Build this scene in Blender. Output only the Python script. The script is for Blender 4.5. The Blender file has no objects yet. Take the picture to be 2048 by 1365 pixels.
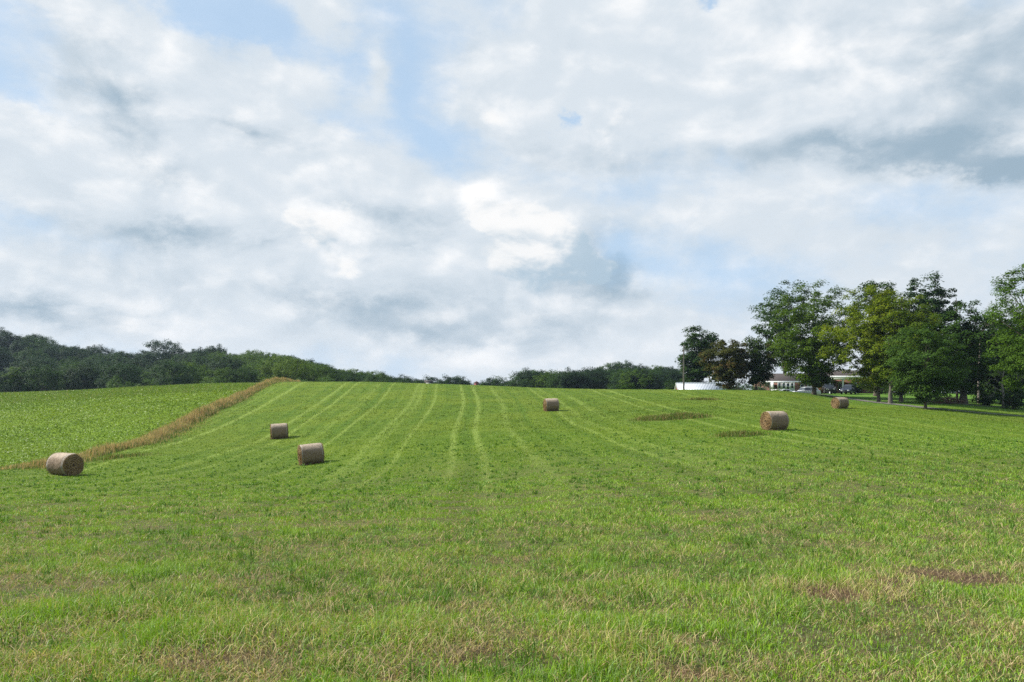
import bpy, math, random
import numpy as np
from math import radians as R, pi

# ------------------------------------------------------------------ camera
F = 1593.0          # focal length in pixels of the 2048 px wide photograph
H0 = 810.0          # eye level row
CZ = 1.6            # eye height
sc = bpy.context.scene
col = sc.collection
cam = bpy.data.cameras.new('camera')
cam.sensor_width = 36.0
cam.lens = 36.0 * F / 2048.0
cam.shift_y = (H0 - 682.5) / 2048.0
cam.clip_start = 0.1
cam.clip_end = 6000.0
camo = bpy.data.objects.new('camera', cam)
camo.location = (0, 0, CZ)
camo.rotation_euler = (R(90), 0, 0)
col.objects.link(camo)
sc.camera = camo

# ------------------------------------------------------------------ light
SUN_AZ = R(-78)      # measured from the view direction, negative = left
SUN_EL = R(40)
sv = (math.sin(SUN_AZ) * math.cos(SUN_EL), math.cos(SUN_AZ) * math.cos(SUN_EL), math.sin(SUN_EL))
sl = bpy.data.lights.new('sun', 'SUN')
sl.energy = 5.0
sl.angle = R(1.2)
sl.color = (1.0, 0.95, 0.86)
slo = bpy.data.objects.new('sun', sl)
slo.rotation_euler = (R(90) - SUN_EL, 0, -SUN_AZ + pi)
col.objects.link(slo)

sc.view_settings.view_transform = 'Standard'
sc.view_settings.look = 'None'
sc.view_settings.gamma = 1.0
sc.view_settings.exposure = 0.60
sc.cycles.use_denoising = False
sc.cycles.max_bounces = 5
sc.cycles.diffuse_bounces = 3
sc.cycles.transmission_bounces = 3
sc.cycles.transparent_max_bounces = 4
sc.cycles.volume_bounces = 0


class NT:
    """small helper to wire node trees"""
    def __init__(self, tree):
        self.t = tree
        tree.nodes.clear()

    def n(self, kind, **kw):
        nd = self.t.nodes.new(kind)
        for k, v in kw.items():
            setattr(nd, k, v)
        return nd

    def put(self, sock, v):
        if isinstance(v, bpy.types.NodeSocket):
            self.t.links.new(v, sock)
        elif v is not None:
            sock.default_value = v

    def m(self, op, a, b=None, c=None, clamp=False):
        nd = self.n('ShaderNodeMath', operation=op, use_clamp=clamp)
        for i, v in enumerate((a, b, c)):
            self.put(nd.inputs[i], v)
        return nd.outputs[0]

    def vm(self, op, a, b=None, s=None):
        nd = self.n('ShaderNodeVectorMath', operation=op)
        self.put(nd.inputs[0], a)
        if b is not None:
            self.put(nd.inputs[1], b)
        if s is not None:
            self.put(nd.inputs['Scale'], s)
        return nd.outputs[0]

    def mix(self, f, a, b, blend='MIX'):
        nd = self.n('ShaderNodeMix', data_type='RGBA', blend_type=blend)
        self.put(nd.inputs[0], f)
        self.put(nd.inputs[6], a if isinstance(a, bpy.types.NodeSocket) else (*a, 1))
        self.put(nd.inputs[7], b if isinstance(b, bpy.types.NodeSocket) else (*b, 1))
        return nd.outputs[2]

    def noise(self, vec, scale, detail=4, rough=0.55, dist=0.0, color=False):
        nd = self.n('ShaderNodeTexNoise')
        self.put(nd.inputs['Vector'], vec)
        nd.inputs['Scale'].default_value = scale
        nd.inputs['Detail'].default_value = detail
        nd.inputs['Roughness'].default_value = rough
        nd.inputs['Distortion'].default_value = dist
        return nd.outputs['Color' if color else 'Fac']

    def step(self, x, lo, hi, a=0.0, b=1.0):
        nd = self.n('ShaderNodeMapRange', interpolation_type='SMOOTHSTEP')
        self.put(nd.inputs[0], x)
        nd.inputs[1].default_value = lo
        nd.inputs[2].default_value = hi
        nd.inputs[3].default_value = a
        nd.inputs[4].default_value = b
        return nd.outputs[0]

    def mapping(self, vec, loc=(0, 0, 0), rot=(0, 0, 0), scale=(1, 1, 1), kind='POINT'):
        nd = self.n('ShaderNodeMapping', vector_type=kind)
        self.put(nd.inputs[0], vec)
        nd.inputs[1].default_value = loc
        nd.inputs[2].default_value = rot
        nd.inputs[3].default_value = scale
        return nd.outputs[0]


# ------------------------------------------------------------------ sky
world = bpy.data.worlds.new('World')
sc.world = world
world.use_nodes = True
w = NT(world.node_tree)
tc = w.n('ShaderNodeTexCoord')
dirv = tc.outputs['Generated']
sep = w.n('ShaderNodeSeparateXYZ')
w.put(sep.inputs[0], dirv)
X, Y, Z = sep.outputs
az = w.m('ARCTAN2', X, Y)
el = w.m('ARCSINE', Z)
cmb = w.n('ShaderNodeCombineXYZ')
w.put(cmb.inputs[0], az)
w.put(cmb.inputs[1], el)
q0 = cmb.outputs[0]
nv = w.mapping(dirv, scale=(1, 1, 1.7))
warp = w.vm('SUBTRACT', w.noise(nv, 3.2, 5, 0.6, color=True), (0.5, 0.5, 0.5))
warp2 = w.vm('SUBTRACT', w.noise(nv, 13, 8, 0.66, color=True), (0.5, 0.5, 0.5))
q = w.vm('ADD', q0, w.vm('MULTIPLY', warp, (0.13, 0.085, 0)))
q = w.vm('ADD', q, w.vm('MULTIPLY', warp2, (0.075, 0.07, 0)))
qf = w.vm('ADD', q0, w.vm('MULTIPLY', warp, (0.05, 0.03, 0)))
qf = w.vm('ADD', qf, w.vm('MULTIPLY', warp2, (0.065, 0.065, 0)))


def ang(px, py):
    a = math.atan2(px - 1024, F)
    return a, math.atan((H0 - py) / F * math.cos(a))


def blobs(vec, lst):
    acc = None
    for (px, py, rx, ry, rot, wt) in lst:
        a, e = ang(px, py)
        mp = w.mapping(vec, (a, e, 0), (0, 0, R(-rot)), (rx / F, ry / F, 1), 'TEXTURE')
        g = w.n('ShaderNodeTexGradient', gradient_type='QUADRATIC_SPHERE')
        w.put(g.inputs[0], mp)
        acc = w.m('MULTIPLY_ADD', g.outputs['Fac'], wt, acc if acc is not None else 0.0)
    return acc


#            px   py   rx   ry  rot  weight       (rot: clockwise degrees in the picture)
CLOUD = [(1520, 110, 820, 330, 4, 2.2), (1850, 230, 600, 250, 12, 1.8), (1080, 245, 270, 160, 20, 1.5), (1250, 120, 420, 200, 0, 1.0),
         (300, 100, 620, 90, 14, 1.5), (230, 190, 300, 130, 25, 1.1), (480, 240, 360, 120, 15, 1.1), (640, 15, 180, 90, 10, 1.3), (560, 130, 300, 60, 12, .8),
         (760, 140, 75, 120, 0, 1.3), (120, 20, 250, 60, 10, .5),
         (300, 370, 560, 190, 6, 1.7), (60, 330, 420, 170, 5, 1.2), (760, 340, 460, 110, 12, 1.3), (640, 470, 430, 210, 5, 1.9), (1060, 500, 260, 210, 30, 2.4),
         (200, 600, 560, 180, 0, 1.7), (900, 640, 700, 180, 0, 1.7), (1500, 700, 900, 200, 0, 1.2), (1750, 500, 700, 130, 5, .9), (1350, 430, 400, 120, 5, .8),
         (1125, 240, 95, 50, 30, -2.1), (1190, 215, 60, 25, -20, -.7), (1390, 15, 60, 60, 40, -1.8), (830, 230, 250, 90, 50, -.45), (700, 250, 300, 60, 20, -.3), (430, 20, 300, 80, 10, -.6), (60, 200, 150, 50, 20, -.4)]
SHADE = [(2000, 220, 330, 190, 0, .35), (640, 600, 900, 170, 4, .42), (1250, 640, 500, 120, 0, .3), (1900, 180, 160, 200, 30, .25), (1050, 300, 260, 60, 0, .3), (2060, 90, 420, 300, 0, .75), (2010, 325, 380, 60, 9, 1.7), (1680, 295, 500, 75, 5, 1.0), (1280, 325, 360, 60, 3, .5), (1500, 190, 500, 120, 5, .22), (960, 110, 120, 120, 0, .3),
         (225, 205, 270, 100, 42, .9), (490, 260, 230, 60, 10, .7), (350, 475, 290, 50, 2, .8), (150, 450, 300, 80, 0, .2), (520, 480, 200, 50, 0, .4),
         (800, 440, 260, 85, 6, .95), (1225, 540, 90, 140, -30, 1.6), (1150, 560, 160, 70, 15, .8), (1080, 510, 110, 40, 0, .3), (700, 600, 380, 70, 8, .7), (860, 655, 360, 60, 6, .8), (880, 700, 60, 90, 0, .5),
         (70, 620, 330, 65, 4, 1.35), (1100, 640, 300, 50, 8, .5), (820, 490, 140, 40, 0, .45), (1250, 450, 260, 50, 0, .15)]
LIGHT = [(1040, 440, 150, 100, 28, 1.6), (975, 400, 80, 65, 20, 1.1), (1110, 470, 90, 90, 20, .8), (640, 440, 160, 95, 15, 1.1), (1125, 515, 70, 45, 0, 1.0), (330, 345, 220, 75, 15, .8), (690, 510, 110, 60, 0, .7), (900, 520, 80, 60, 0, .4),
         (1600, 110, 520, 160, 10, .75), (1000, 220, 140, 90, 40, .8), (1210, 275, 90, 70, -40, .9), (250, 90, 360, 60, 12, .65), (280, 640, 220, 70, 0, .8), (120, 550, 280, 70, 10, .5),
         (600, 300, 560, 60, 10, .6), (1000, 700, 600, 60, 0, .7), (760, 130, 60, 80, 0, .4), (90, 260, 200, 50, 5, .5)]
fb = w.noise(nv, 5.5, 9, 0.6)
fine = w.noise(nv, 20, 9, 0.62)


def billow(vec, scale):
    nd = w.n('ShaderNodeTexNoise', noise_type='RIDGED_MULTIFRACTAL')
    w.put(nd.inputs['Vector'], vec)
    nd.inputs['Scale'].default_value = scale
    nd.inputs['Detail'].default_value = 4
    nd.inputs['Roughness'].default_value = .5
    nd.inputs['Lacunarity'].default_value = 2.1
    nd.inputs['Offset'].default_value = 1.0
    nd.inputs['Gain'].default_value = 1.2
    return w.m('MULTIPLY', nd.outputs['Fac'], .4)


bv = w.vm('ADD', nv, w.vm('MULTIPLY', warp2, (0.03, 0.03, 0.03)))
bil = w.m('SUBTRACT', .40, billow(bv, 9))
bil2 = w.m('SUBTRACT', .40, billow(w.vm('ADD', bv, (sv[0] * 0.012, 0.0, 0.016)), 9))
brel = w.m('SUBTRACT', bil2, bil)
Wf = w.m('ADD', blobs(q, CLOUD), w.m('MULTIPLY_ADD', fb, 2.4, -0.92))
Wf = w.m('ADD', Wf, w.m('MULTIPLY_ADD', fine, .7, -.35))
cover = w.step(Wf, -.05, 1.0)
# relief: noise sampled at the point and a little towards the sun
r1 = w.noise(nv, 10, 9, 0.55, .3)
r2 = w.noise(w.vm('ADD', nv, (sv[0] * 0.022, 0.0, 0.035)), 10, 9, 0.55, .3)
rel = w.m('SUBTRACT', r2, r1)
Sf = w.m('ADD', blobs(w.vm('ADD', q0, w.vm('MULTIPLY', warp2, (0.10, 0.08, 0))), SHADE), w.m('MULTIPLY_ADD', fb, -1.1, .55))
Sf = w.m('ADD', Sf, w.m('MULTIPLY', rel, 1.5))
shade = w.step(Sf, 0.0, 1.45)
Lf = w.m('ADD', blobs(qf, LIGHT), w.m('MULTIPLY', rel, -2.2))
Lf = w.m('ADD', Lf, w.m('MULTIPLY_ADD', fine, .7, -.35))
Lf = w.m('ADD', Lf, w.m('MULTIPLY', brel, -.8))
light = w.step(Lf, -0.15, 1.3)
# the towering cumulus and its neighbours have a crisper sunlit rim
PUFF = [(985, 425, 80, 65, 0, 1.3), (1045, 455, 100, 80, 0, 1.4), (1110, 480, 120, 95, 25, 1.4), (1160, 530, 90, 80, 40, 1.2), (1040, 520, 150, 100, 20, 1.1), (1195, 560, 60, 45, 35, 1.1),
        (600, 430, 55, 45, 0, .9), (650, 470, 80, 60, 0, .9), (690, 430, 50, 40, 0, .6), (700, 520, 70, 50, 0, .7), (330, 355, 120, 50, 10, .45), (990, 235, 90, 65, 0, .45), (1205, 265, 90, 60, -30, .5), (270, 640, 120, 60, 0, .4)]
puff_f = w.m('ADD', blobs(w.vm('ADD', q0, w.vm('MULTIPLY', warp2, (0.085, 0.085, 0))), PUFF), w.m('MULTIPLY_ADD', fine, .35, -.175))
puff_f = w.m('ADD', puff_f, w.m('MULTIPLY', bil, .35))
puff = w.step(puff_f, 0.20, 0.50)
PSH = [(1195, 550, 150, 150, -35, 1.7), (1100, 500, 90, 40, 20, .35), (1120, 585, 190, 60, 10, 1.5), (1050, 540, 110, 50, 0, .6), (650, 510, 110, 40, 0, .7), (1160, 500, 60, 90, -30, .6), (660, 490, 90, 50, 0, .3)]
psh = w.step(w.m('ADD', blobs(w.vm('ADD', q0, w.vm('MULTIPLY', warp2, (0.07, 0.07, 0))), PSH), w.m('MULTIPLY_ADD', brel, 1.2, w.m('MULTIPLY', rel, 3.6))), -.16, 1.15)
sky = w.n('ShaderNodeTexSky', sky_type='NISHITA')
sky.sun_disc = False
sky.sun_elevation = SUN_EL
sky.sun_rotation = SUN_AZ
sky.air_density = 1.0
sky.dust_density = 2.0
sky.ozone_density = 2.0
blue = w.mix(1.0, sky.outputs[0], (0.10, 0.10, 0.10), 'MULTIPLY')
blue = w.mix(w.step(el, 0.0, .55, .85, .72), blue, (0.50, 0.72, 0.98))
white = w.mix(light, (0.69, 0.76, 0.825), (1.0, 1.0, 1.0))
white = w.mix(w.m('MULTIPLY', shade, w.m('MULTIPLY_ADD', light, -.35, 1.0)), white, (0.34, 0.455, 0.555))
colr = w.mix(w.m('MULTIPLY_ADD', cover, .8, .2), blue, white)
colr = w.mix(w.m('MULTIPLY', puff, .85), colr, w.mix(psh, (.945, .945, .94), (0.44, 0.57, 0.68)))
haze_low = w.step(el, 0.0, 0.17, .35, 0)
colr = w.mix(haze_low, colr, (0.80, 0.84, 0.89))
below = w.step(Z, -0.03, 0.0)
colr = w.mix(below, (0.10, 0.13, 0.07), colr)
bg = w.n('ShaderNodeBackground')
w.put(bg.inputs[0], colr)
bg.inputs[1].default_value = 0.68
out = w.n('ShaderNodeOutputWorld')
w.put(out.inputs[0], bg.outputs[0])
world.cycles.sampling_method = 'MANUAL'
world.cycles.sample_map_resolution = 512

# ------------------------------------------------------------------ terrain
ST = [0, 5, 10, 20, 35, 52, 72, 95, 115, 135, 160, 200, 280, 420, 700, 1500, 4000]
PX = [-800, 0, 150, 300, 480, 560, 700, 850, 1000, 1100, 1250, 1400, 1550, 1680, 1850, 2048, 2400, 3000]
TZ = [
 [0, -.05, -.4, -1.1, -2.2, -3.0, -2.8, -1.2, 0, 1.0, 2.5, 1.5, 3, 26, 30, 40, 30],
 [0, -.05, -.3, -1.0, -2.1, -2.74, -2.3, -.7, .8, 2.2, 3.8, .5, 2, 28, 34, 40, 30],
 [0, -.05, -.3, -1.0, -2.1, -3.0, -2.4, -.5, 1.2, 2.8, 4.3, 1.5, 2, 21, 26, 30, 30],
 [0, -.05, -.3, -1.0, -2.0, -2.6, -1.9, .2, 2.0, 3.7, 5.1, 2, 2, 17, 22, 30, 30],
 [0, -.05, -.3, -1.0, -2.0, -2.7, -1.9, .5, 2.55, 4.4, 5.7, 2.5, 2.5, 18, 22, 30, 30],
 [0, -.05, -.3, -1.0, -2.0, -2.7, -1.85, .85, 3.3, 5.45, 5.6, 3, 2.5, 15, 18, 25, 25],
 [0, -.05, -.3, -.95, -1.9, -2.3, -1.2, 1.2, 3.5, 5.5, 5.3, 3, 2, 9, 10, 12, 12],
 [0, -.05, -.28, -.9, -1.7, -1.8, -.8, 1.3, 3.4, 5.2, 5.1, 3, 1, 3, 6, 8, 8],
 [0, -.05, -.28, -.9, -1.5, -1.4, -.4, 1.3, 3.2, 4.75, 4.7, 3, 0, 1.5, 4, 6, 6],
 [0, -.05, -.25, -.85, -1.35, -1.2, -.2, 1.3, 3.0, 4.4, 4.4, 2.5, 0, 5, 8, 8, 8],
 [0, -.05, -.25, -.8, -1.2, -.9, .1, 1.4, 2.9, 4.2, 4.2, 2.5, 1, 13, 14, 10, 10],
 [0, -.05, -.25, -.75, -1.05, -.65, .4, 1.6, 2.9, 4.15, 3.9, 2.5, 1, 12, 13, 10, 10],
 [0, -.05, -.2, -.7, -.85, -.45, .6, 1.7, 2.9, 4.0, 3.4, 3, 1, 8, 10, 10, 10],
 [0, -.05, -.2, -.6, -.8, -.5, .2, .95, 1.9, 3.1, 3.9, 4.2, 3, 6, 10, 10, 10],
 [0, -.05, -.2, -.6, -.8, -.7, -.1, .85, 1.9, 2.8, 3.8, 4.5, 5, 8, 10, 10, 10],
 [0, -.05, -.2, -.6, -.9, -.9, -.5, .2, 1.0, 1.9, 2.8, 4, 5, 8, 10, 10, 10],
 [0, -.05, -.25, -.7, -1.1, -1.2, -1, -.5, .2, 1, 2, 4, 5, 8, 10, 10, 10],
 [0, -.05, -.25, -.7, -1.1, -1.2, -1, -.5, .2, 1, 2, 4, 5, 8, 10, 10, 10]]


def pchip(x, y, xi):
    """monotone cubic interpolation along the last axis of y"""
    x = np.asarray(x, float); y = np.asarray(y, float); xi = np.asarray(xi, float)
    h = np.diff(x); d = np.diff(y, axis=-1) / h
    m = np.zeros_like(y)
    w1 = 2 * h[1:] + h[:-1]; w2 = h[1:] + 2 * h[:-1]
    d0, d1 = d[..., :-1], d[..., 1:]
    with np.errstate(divide='ignore', invalid='ignore'):
        hm = (w1 + w2) / (w1 / d0 + w2 / d1)
    m[..., 1:-1] = np.where(d0 * d1 > 0, hm, 0)
    m[..., 0] = d[..., 0]; m[..., -1] = d[..., -1]
    k = np.clip(np.searchsorted(x, xi) - 1, 0, len(x) - 2)
    t = (xi - x[k]) / h[k]
    t = np.clip(t, 0, 1)
    return ((1 + 2 * t) * (1 - t) ** 2 * y[..., k] + t * (1 - t) ** 2 * h[k] * m[..., k]
            + t * t * (3 - 2 * t) * y[..., k + 1] + t * t * (t - 1) * h[k] * m[..., k + 1])


PXI = np.linspace(-800, 3000, 381)
LG0, LG1, NLG = math.log(1.0), math.log(4001.0), 900
LGI = np.linspace(LG0, LG1, NLG)
_t = pchip(ST, TZ, np.exp(LGI) - 1)
TAB = pchip(PX, _t.T, PXI).T            # [column, distance]


def hash2(ix, iy, s):
    h = (ix.astype(np.int64) * 374761393 + iy.astype(np.int64) * 668265263 + s * 974634777) & 0xffffffff
    h = ((h ^ (h >> 13)) * 1274126177) & 0xffffffff
    h = (h ^ (h >> 16)) & 0xffff
    return h / 65535.0


def vnoise(x, y, s=0):
    ix = np.floor(x); iy = np.floor(y)
    fx = x - ix; fy = y - iy
    fx = fx * fx * (3 - 2 * fx); fy = fy * fy * (3 - 2 * fy)
    a = hash2(ix, iy, s); b = hash2(ix + 1, iy, s); c = hash2(ix, iy + 1, s); d = hash2(ix + 1, iy + 1, s)
    return (a * (1 - fx) + b * fx) * (1 - fy) + (c * (1 - fx) + d * fx) * fy


def fbm(x, y, s=0, o=4):
    v = 0; a = .5; t = 0
    for k in range(o):
        v = v + a * vnoise(x * 2 ** k + 17.3 * k, y * 2 ** k - 9.1 * k, s + k); t += a; a *= .5
    return v / t


def height(x, y):
    x = np.asarray(x, float); y = np.asarray(y, float)
    d = np.clip(y, 0, 3999)
    px = np.clip(1024 + F * x / np.maximum(d, 1e-3), -800, 3000)
    ci = (px + 800) / 10.0
    i0 = np.clip(ci.astype(int), 0, 379); fx = ci - i0
    lj = np.log1p(d) / LG1 * (NLG - 1)
    j0 = np.clip(lj.astype(int), 0, NLG - 2); fy = lj - j0
    z = ((TAB[i0, j0] * (1 - fx) + TAB[i0 + 1, j0] * fx) * (1 - fy)
         + (TAB[i0, j0 + 1] * (1 - fx) + TAB[i0 + 1, j0 + 1] * fx) * fy)
    near = np.clip(1 - d / 60, 0, 1)
    z = z + (fbm(x * .35, y * .35, 5, 3) - .5) * .10 * (.4 + near) + (fbm(x * .05, y * .05, 9, 2) - .5) * .5 * np.clip((d - 8) / 40, 0, 1) * np.clip((118 - d) / 40, 0, 1)
    return z


def hz(x, y):
    return float(height(np.array([x]), np.array([y]))[0])


def at(px, d, z=None):
    """world x for a picture column at a depth, standing on the ground"""
    x = (px - 1024) * d / F
    return x, d, (hz(x, d) if z is None else z)


def row_of(x, y, z):
    return H0 - (z - CZ) * F / y


def ground_at(px, py, d0=3.0, d1=600.0):
    """first ground point seen at a picture position"""
    d = np.exp(np.linspace(math.log(d0), math.log(d1), 4000))
    x = (px - 1024) * d / F
    r = H0 - (height(x, d) - CZ) * F / d
    k = np.argmax(r <= py)
    if r[k] > py:
        k = int(np.argmin(r))
    return float(x[k]), float(d[k]), hz(x[k], d[k])


def mesh(name, V, Fa, mat=None, parent=None, smooth=False, link=True, mats=None, midx=None):
    """V (n,3); Fa (m,k) array of equal faces, or a list of arrays / lists of faces"""
    me = bpy.data.meshes.new(name)
    V = np.asarray(V, dtype=np.float32).reshape(-1, 3)
    if isinstance(Fa, np.ndarray) and Fa.ndim == 2:
        k = Fa.shape[1]
        loops = Fa.astype(np.int32).ravel()
        starts = np.arange(0, len(loops), k, dtype=np.int32)
    else:
        loops = np.concatenate([np.asarray(f, dtype=np.int32) for f in Fa])
        starts = np.cumsum([0] + [len(f) for f in Fa[:-1]]).astype(np.int32)
    me.vertices.add(len(V)); me.vertices.foreach_set('co', V.ravel())
    me.loops.add(len(loops)); me.loops.foreach_set('vertex_index', loops)
    me.polygons.add(len(starts)); me.polygons.foreach_set('loop_start', starts)
    if smooth:
        me.polygons.foreach_set('use_smooth', np.ones(len(starts), bool))
    for mm in ([mat] if mat else []) + (mats or []):
        me.materials.append(mm)
    if midx is not None:
        me.polygons.foreach_set('material_index', np.asarray(midx, dtype=np.int32))
    me.update(calc_edges=True)
    o = bpy.data.objects.new(name, me)
    if link:
        col.objects.link(o)
    if parent is not None:
        o.parent = parent
    return o


def tag(o, label=None, cat=None, group=None, kind=None):
    for k, v in (('label', label), ('category', cat), ('group', group), ('kind', kind)):
        if v:
            o[k] = v
    return o


def empty(name, loc, rz=0.0, **kw):
    o = bpy.data.objects.new(name, None)
    o.empty_display_size = .3
    o.location = loc
    o.rotation_euler = (0, 0, rz)
    col.objects.link(o)
    return tag(o, **kw)


# picture polylines -> world
def poly_at(pts):
    return np.array([ground_at(*p)[:2] for p in pts])


STRIP = np.array([at(px, d)[:2] for px, d in [(-700, 44), (-250, 46), (0, 52.5), (80, 56), (150, 62), (200, 66), (270, 71), (330, 80), (400, 94), (480, 115), (530, 130), (575, 146), (600, 165), (610, 200)]])


def dense_line(P, n=400):
    s = np.concatenate([[0], np.cumsum(np.hypot(*np.diff(P, axis=0).T))])
    t = np.linspace(0, s[-1], n)
    return np.stack([pchip(s, P[:, 0], t), pchip(s, P[:, 1], t)], 1), t


STRIPD, STRIPS = dense_line(STRIP)


def side_of_strip(x, y):
    """signed distance: positive on the clover side (far / left)"""
    x = np.asarray(x, float); y = np.asarray(y, float)
    out = np.empty(x.shape)
    T = np.gradient(STRIPD, axis=0); T /= np.linalg.norm(T, axis=1)[:, None]
    xf, yf = x.ravel(), y.ravel(); of = np.empty(len(xf))
    for i in range(0, len(xf), 20000):
        dx = xf[i:i + 20000, None] - STRIPD[None, :, 0]; dy = yf[i:i + 20000, None] - STRIPD[None, :, 1]
        k = np.argmin(dx * dx + dy * dy, axis=1); r = np.arange(len(k))
        a, b = dx[r, k], dy[r, k]
        of[i:i + 20000] = np.hypot(a, b) * np.sign(T[k, 0] * b - T[k, 1] * a)
    return of.reshape(x.shape)


PATCH = []   # rough weedy spots (x, y, rx, ry, strength)
for px, py, wpx, ry, s in [(1345, 837, 78, 2.4, 1.0), (1480, 872, 54, 1.1, .8), (1405, 800, 38, 1.8, .6), (240, 916, 80, 1.3, .5)]:
    gx, gy, gz = ground_at(px, py)
    PATCH.append((gx, gy, wpx * gy / F, ry, s))
BALD = []
for px, py, wpx, ry, s in [(1690, 1186, 150, .42, 1.0), (1870, 1150, 110, .55, .95), (1790, 1168, 60, .3, .7), (1380, 1352, 170, .18, 1.0), (900, 1330, 130, .2, .7), (480, 1318, 120, .22, .7), (980, 1215, 60, .25, .5),
                           (1420, 1040, 60, .5, .55), (1150, 1300, 260, .14, .5), (560, 1290, 200, .2, .6), (40, 1320, 90, .2, .6), (2040, 1140, 40, .4, .6), (1950, 1330, 120, .12, .6), (1000, 1120, 130, .3, .35)]:
    gx, gy, gz = ground_at(px, py)
    BALD.append((gx, gy, wpx * gy / F, ry, s))


def spots(lst, x, y, warp=.5):
    wx = x + (fbm(x * 1.3, y * 1.3, 31, 3) - .5) * warp * 2
    wy = y + (fbm(x * 1.3, y * 1.3, 37, 3) - .5) * warp * 2
    v = np.zeros(np.shape(x))
    for (a, b, rx, ry, s) in lst:
        v = np.maximum(v, s * np.clip(1.35 - np.hypot((wx - a) / rx, (wy - b) / ry), 0, 1))
    return v


def lane(x, y):
    """sideways coordinate of the mowing lanes"""
    return x + .062 * y - 1.1 + 4.5 * (x / np.maximum(y, 8)) * np.exp(-np.maximum(y - 8, 0) / 22) + .25 * np.sin(y * .11) + .5 * np.sin(y * .031 + 1)


def lane_tone(u):
    """-1..1 across the lanes: pale wheel lines and darker swaths"""
    a = np.sin(u * 2 * pi / 3.05 + .9 * np.sin(u * .37)) ; b = np.sin(u * 2 * pi / 1.45 + 1.4 * np.sin(u * .21 + 2)); c = np.sin(u * 2 * pi / 9.7 + .7)
    d = np.sin(u * 2 * pi / 2.1 + 1.1 * np.sin(u * .43 + 1))
    return np.clip(.45 * a + .35 * b + .18 * c + .75 * np.clip(d - .55, 0, 1) / .45 - .1, -1.2, 1.2)


TRACKS = [dense_line(poly_at(P_), 120)[0] for P_ in (
    [(925, 776), (922, 830), (915, 872), (895, 912), (820, 965), (740, 1015), (640, 1065), (500, 1140)],
    [(1000, 778), (1018, 830), (1040, 885), (1062, 925), (1095, 970), (1150, 1030), (1260, 1110)],
    [(985, 778), (1000, 830), (1018, 885), (1040, 935), (1070, 985)],
    [(848, 772), (828, 830), (790, 880), (735, 925)], [(1130, 782), (1190, 830), (1290, 880), (1420, 930)], [(760, 768), (690, 830), (600, 890), (470, 950)])]


def track(x, y):
    v = np.zeros(len(x))
    k = (y < 135) & (y > 8)
    xi, yi = x[k], y[k]; o_ = np.zeros(len(xi))
    for T_ in TRACKS:
        xt = np.interp(yi, T_[::-1, 1] if T_[0, 1] > T_[-1, 1] else T_[:, 1], T_[::-1, 0] if T_[0, 1] > T_[-1, 1] else T_[:, 0])
        inside = (yi < T_[:, 1].max()) & (yi > T_[:, 1].min())
        wob = (fbm(xi * .2, yi * .2, 71, 2) - .5) * .5
        o_ = np.maximum(o_, np.clip(1.2 - np.abs(xi - xt + wob) / (.20 + yi * .0028 + .35 * np.clip((45 - yi) / 25, 0, 1)), 0, 1) * inside)
    v[k] = o_
    return v * (.35 + .9 * fbm(x * .5, y * .25, 72, 3))


# ------------------------------------------------------------------ ground sheet
th_f = np.linspace(-R(44), R(44), 721)
th_b = np.linspace(R(44), 2 * pi - R(44), 60)[1:-1]
TH = np.concatenate([th_f, th_b])
RR = np.concatenate([np.linspace(.4, 2.2, 10), np.exp(np.linspace(math.log(2.4), math.log(420), 470)), np.exp(np.linspace(math.log(440), math.log(880), 16))])
gth, gr = np.meshgrid(TH, RR, indexing='ij')
gx, gy = gr * np.sin(gth), gr * np.cos(gth)
gz = height(gx, gy)
nT, nR = gx.shape
V = np.stack([gx.ravel(), gy.ravel(), gz.ravel()], 1)
V = np.vstack([V, [[0, 0, hz(0, 0)]]])
ii, jj = np.meshgrid(np.arange(nT), np.arange(nR - 1), indexing='ij')
i2 = (ii + 1) % nT
quads = np.stack([ii * nR + jj, ii * nR + jj + 1, i2 * nR + jj + 1, i2 * nR + jj], -1).reshape(-1, 4)
ci = len(V) - 1
tri = np.stack([np.full(nT, ci), np.arange(nT) * nR, ((np.arange(nT) + 1) % nT) * nR], 1)
# keep one face array: triangles written as lists
faces_loops = [q_ for q_ in quads] + [t_ for t_ in tri]

_sd = side_of_strip(gx, gy)
_clov = np.where(gy > 5, np.clip(_sd / .8 + .5, 0, 1), 0) * (gx < 20)
_rough = spots(PATCH, gx, gy, .6)
_bald = spots(BALD, gx, gy, .45)
_yard = np.clip((gx - 45) / 8, 0, 1) * np.clip((gy - 100) / 12, 0, 1)
_for = np.clip((gy - 205) / 25, 0, 1)
_pasture = np.zeros_like(gx)
for px, d, rx_, ry_ in [(1235, 395, 9, 40), (1024, 330, 8, 30), (1320, 400, 7, 30), (440, 392, 9, 14)]:
    _pasture = np.maximum(_pasture, np.clip(1.4 - np.hypot((gx - (px - 1024) * d / F) / rx_, (gy - d) / ry_), 0, 1))


def set_col(o, name, arr, domain='POINT'):
    a = o.data.attributes.new(name, 'FLOAT_COLOR', domain)
    a.data.foreach_set('color', np.asarray(arr, dtype=np.float32).ravel())


def set_f(o, name, arr, domain='POINT'):
    a = o.data.attributes.new(name, 'FLOAT', domain)
    a.data.foreach_set('value', np.asarray(arr, dtype=np.float32).ravel())


def material(name, rough=.8):
    mt = bpy.data.materials.new(name)
    mt.use_nodes = True
    t = NT(mt.node_tree)
    p = t.n('ShaderNodeBsdfPrincipled')
    p.inputs['Roughness'].default_value = rough
    o = t.n('ShaderNodeOutputMaterial')
    t.put(o.inputs[0], p.outputs[0])
    return mt, t, p, o


def attr(t, name, what='Fac'):
    nd = t.n('ShaderNodeAttribute', attribute_name=name)
    return nd.outputs[what]


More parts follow.
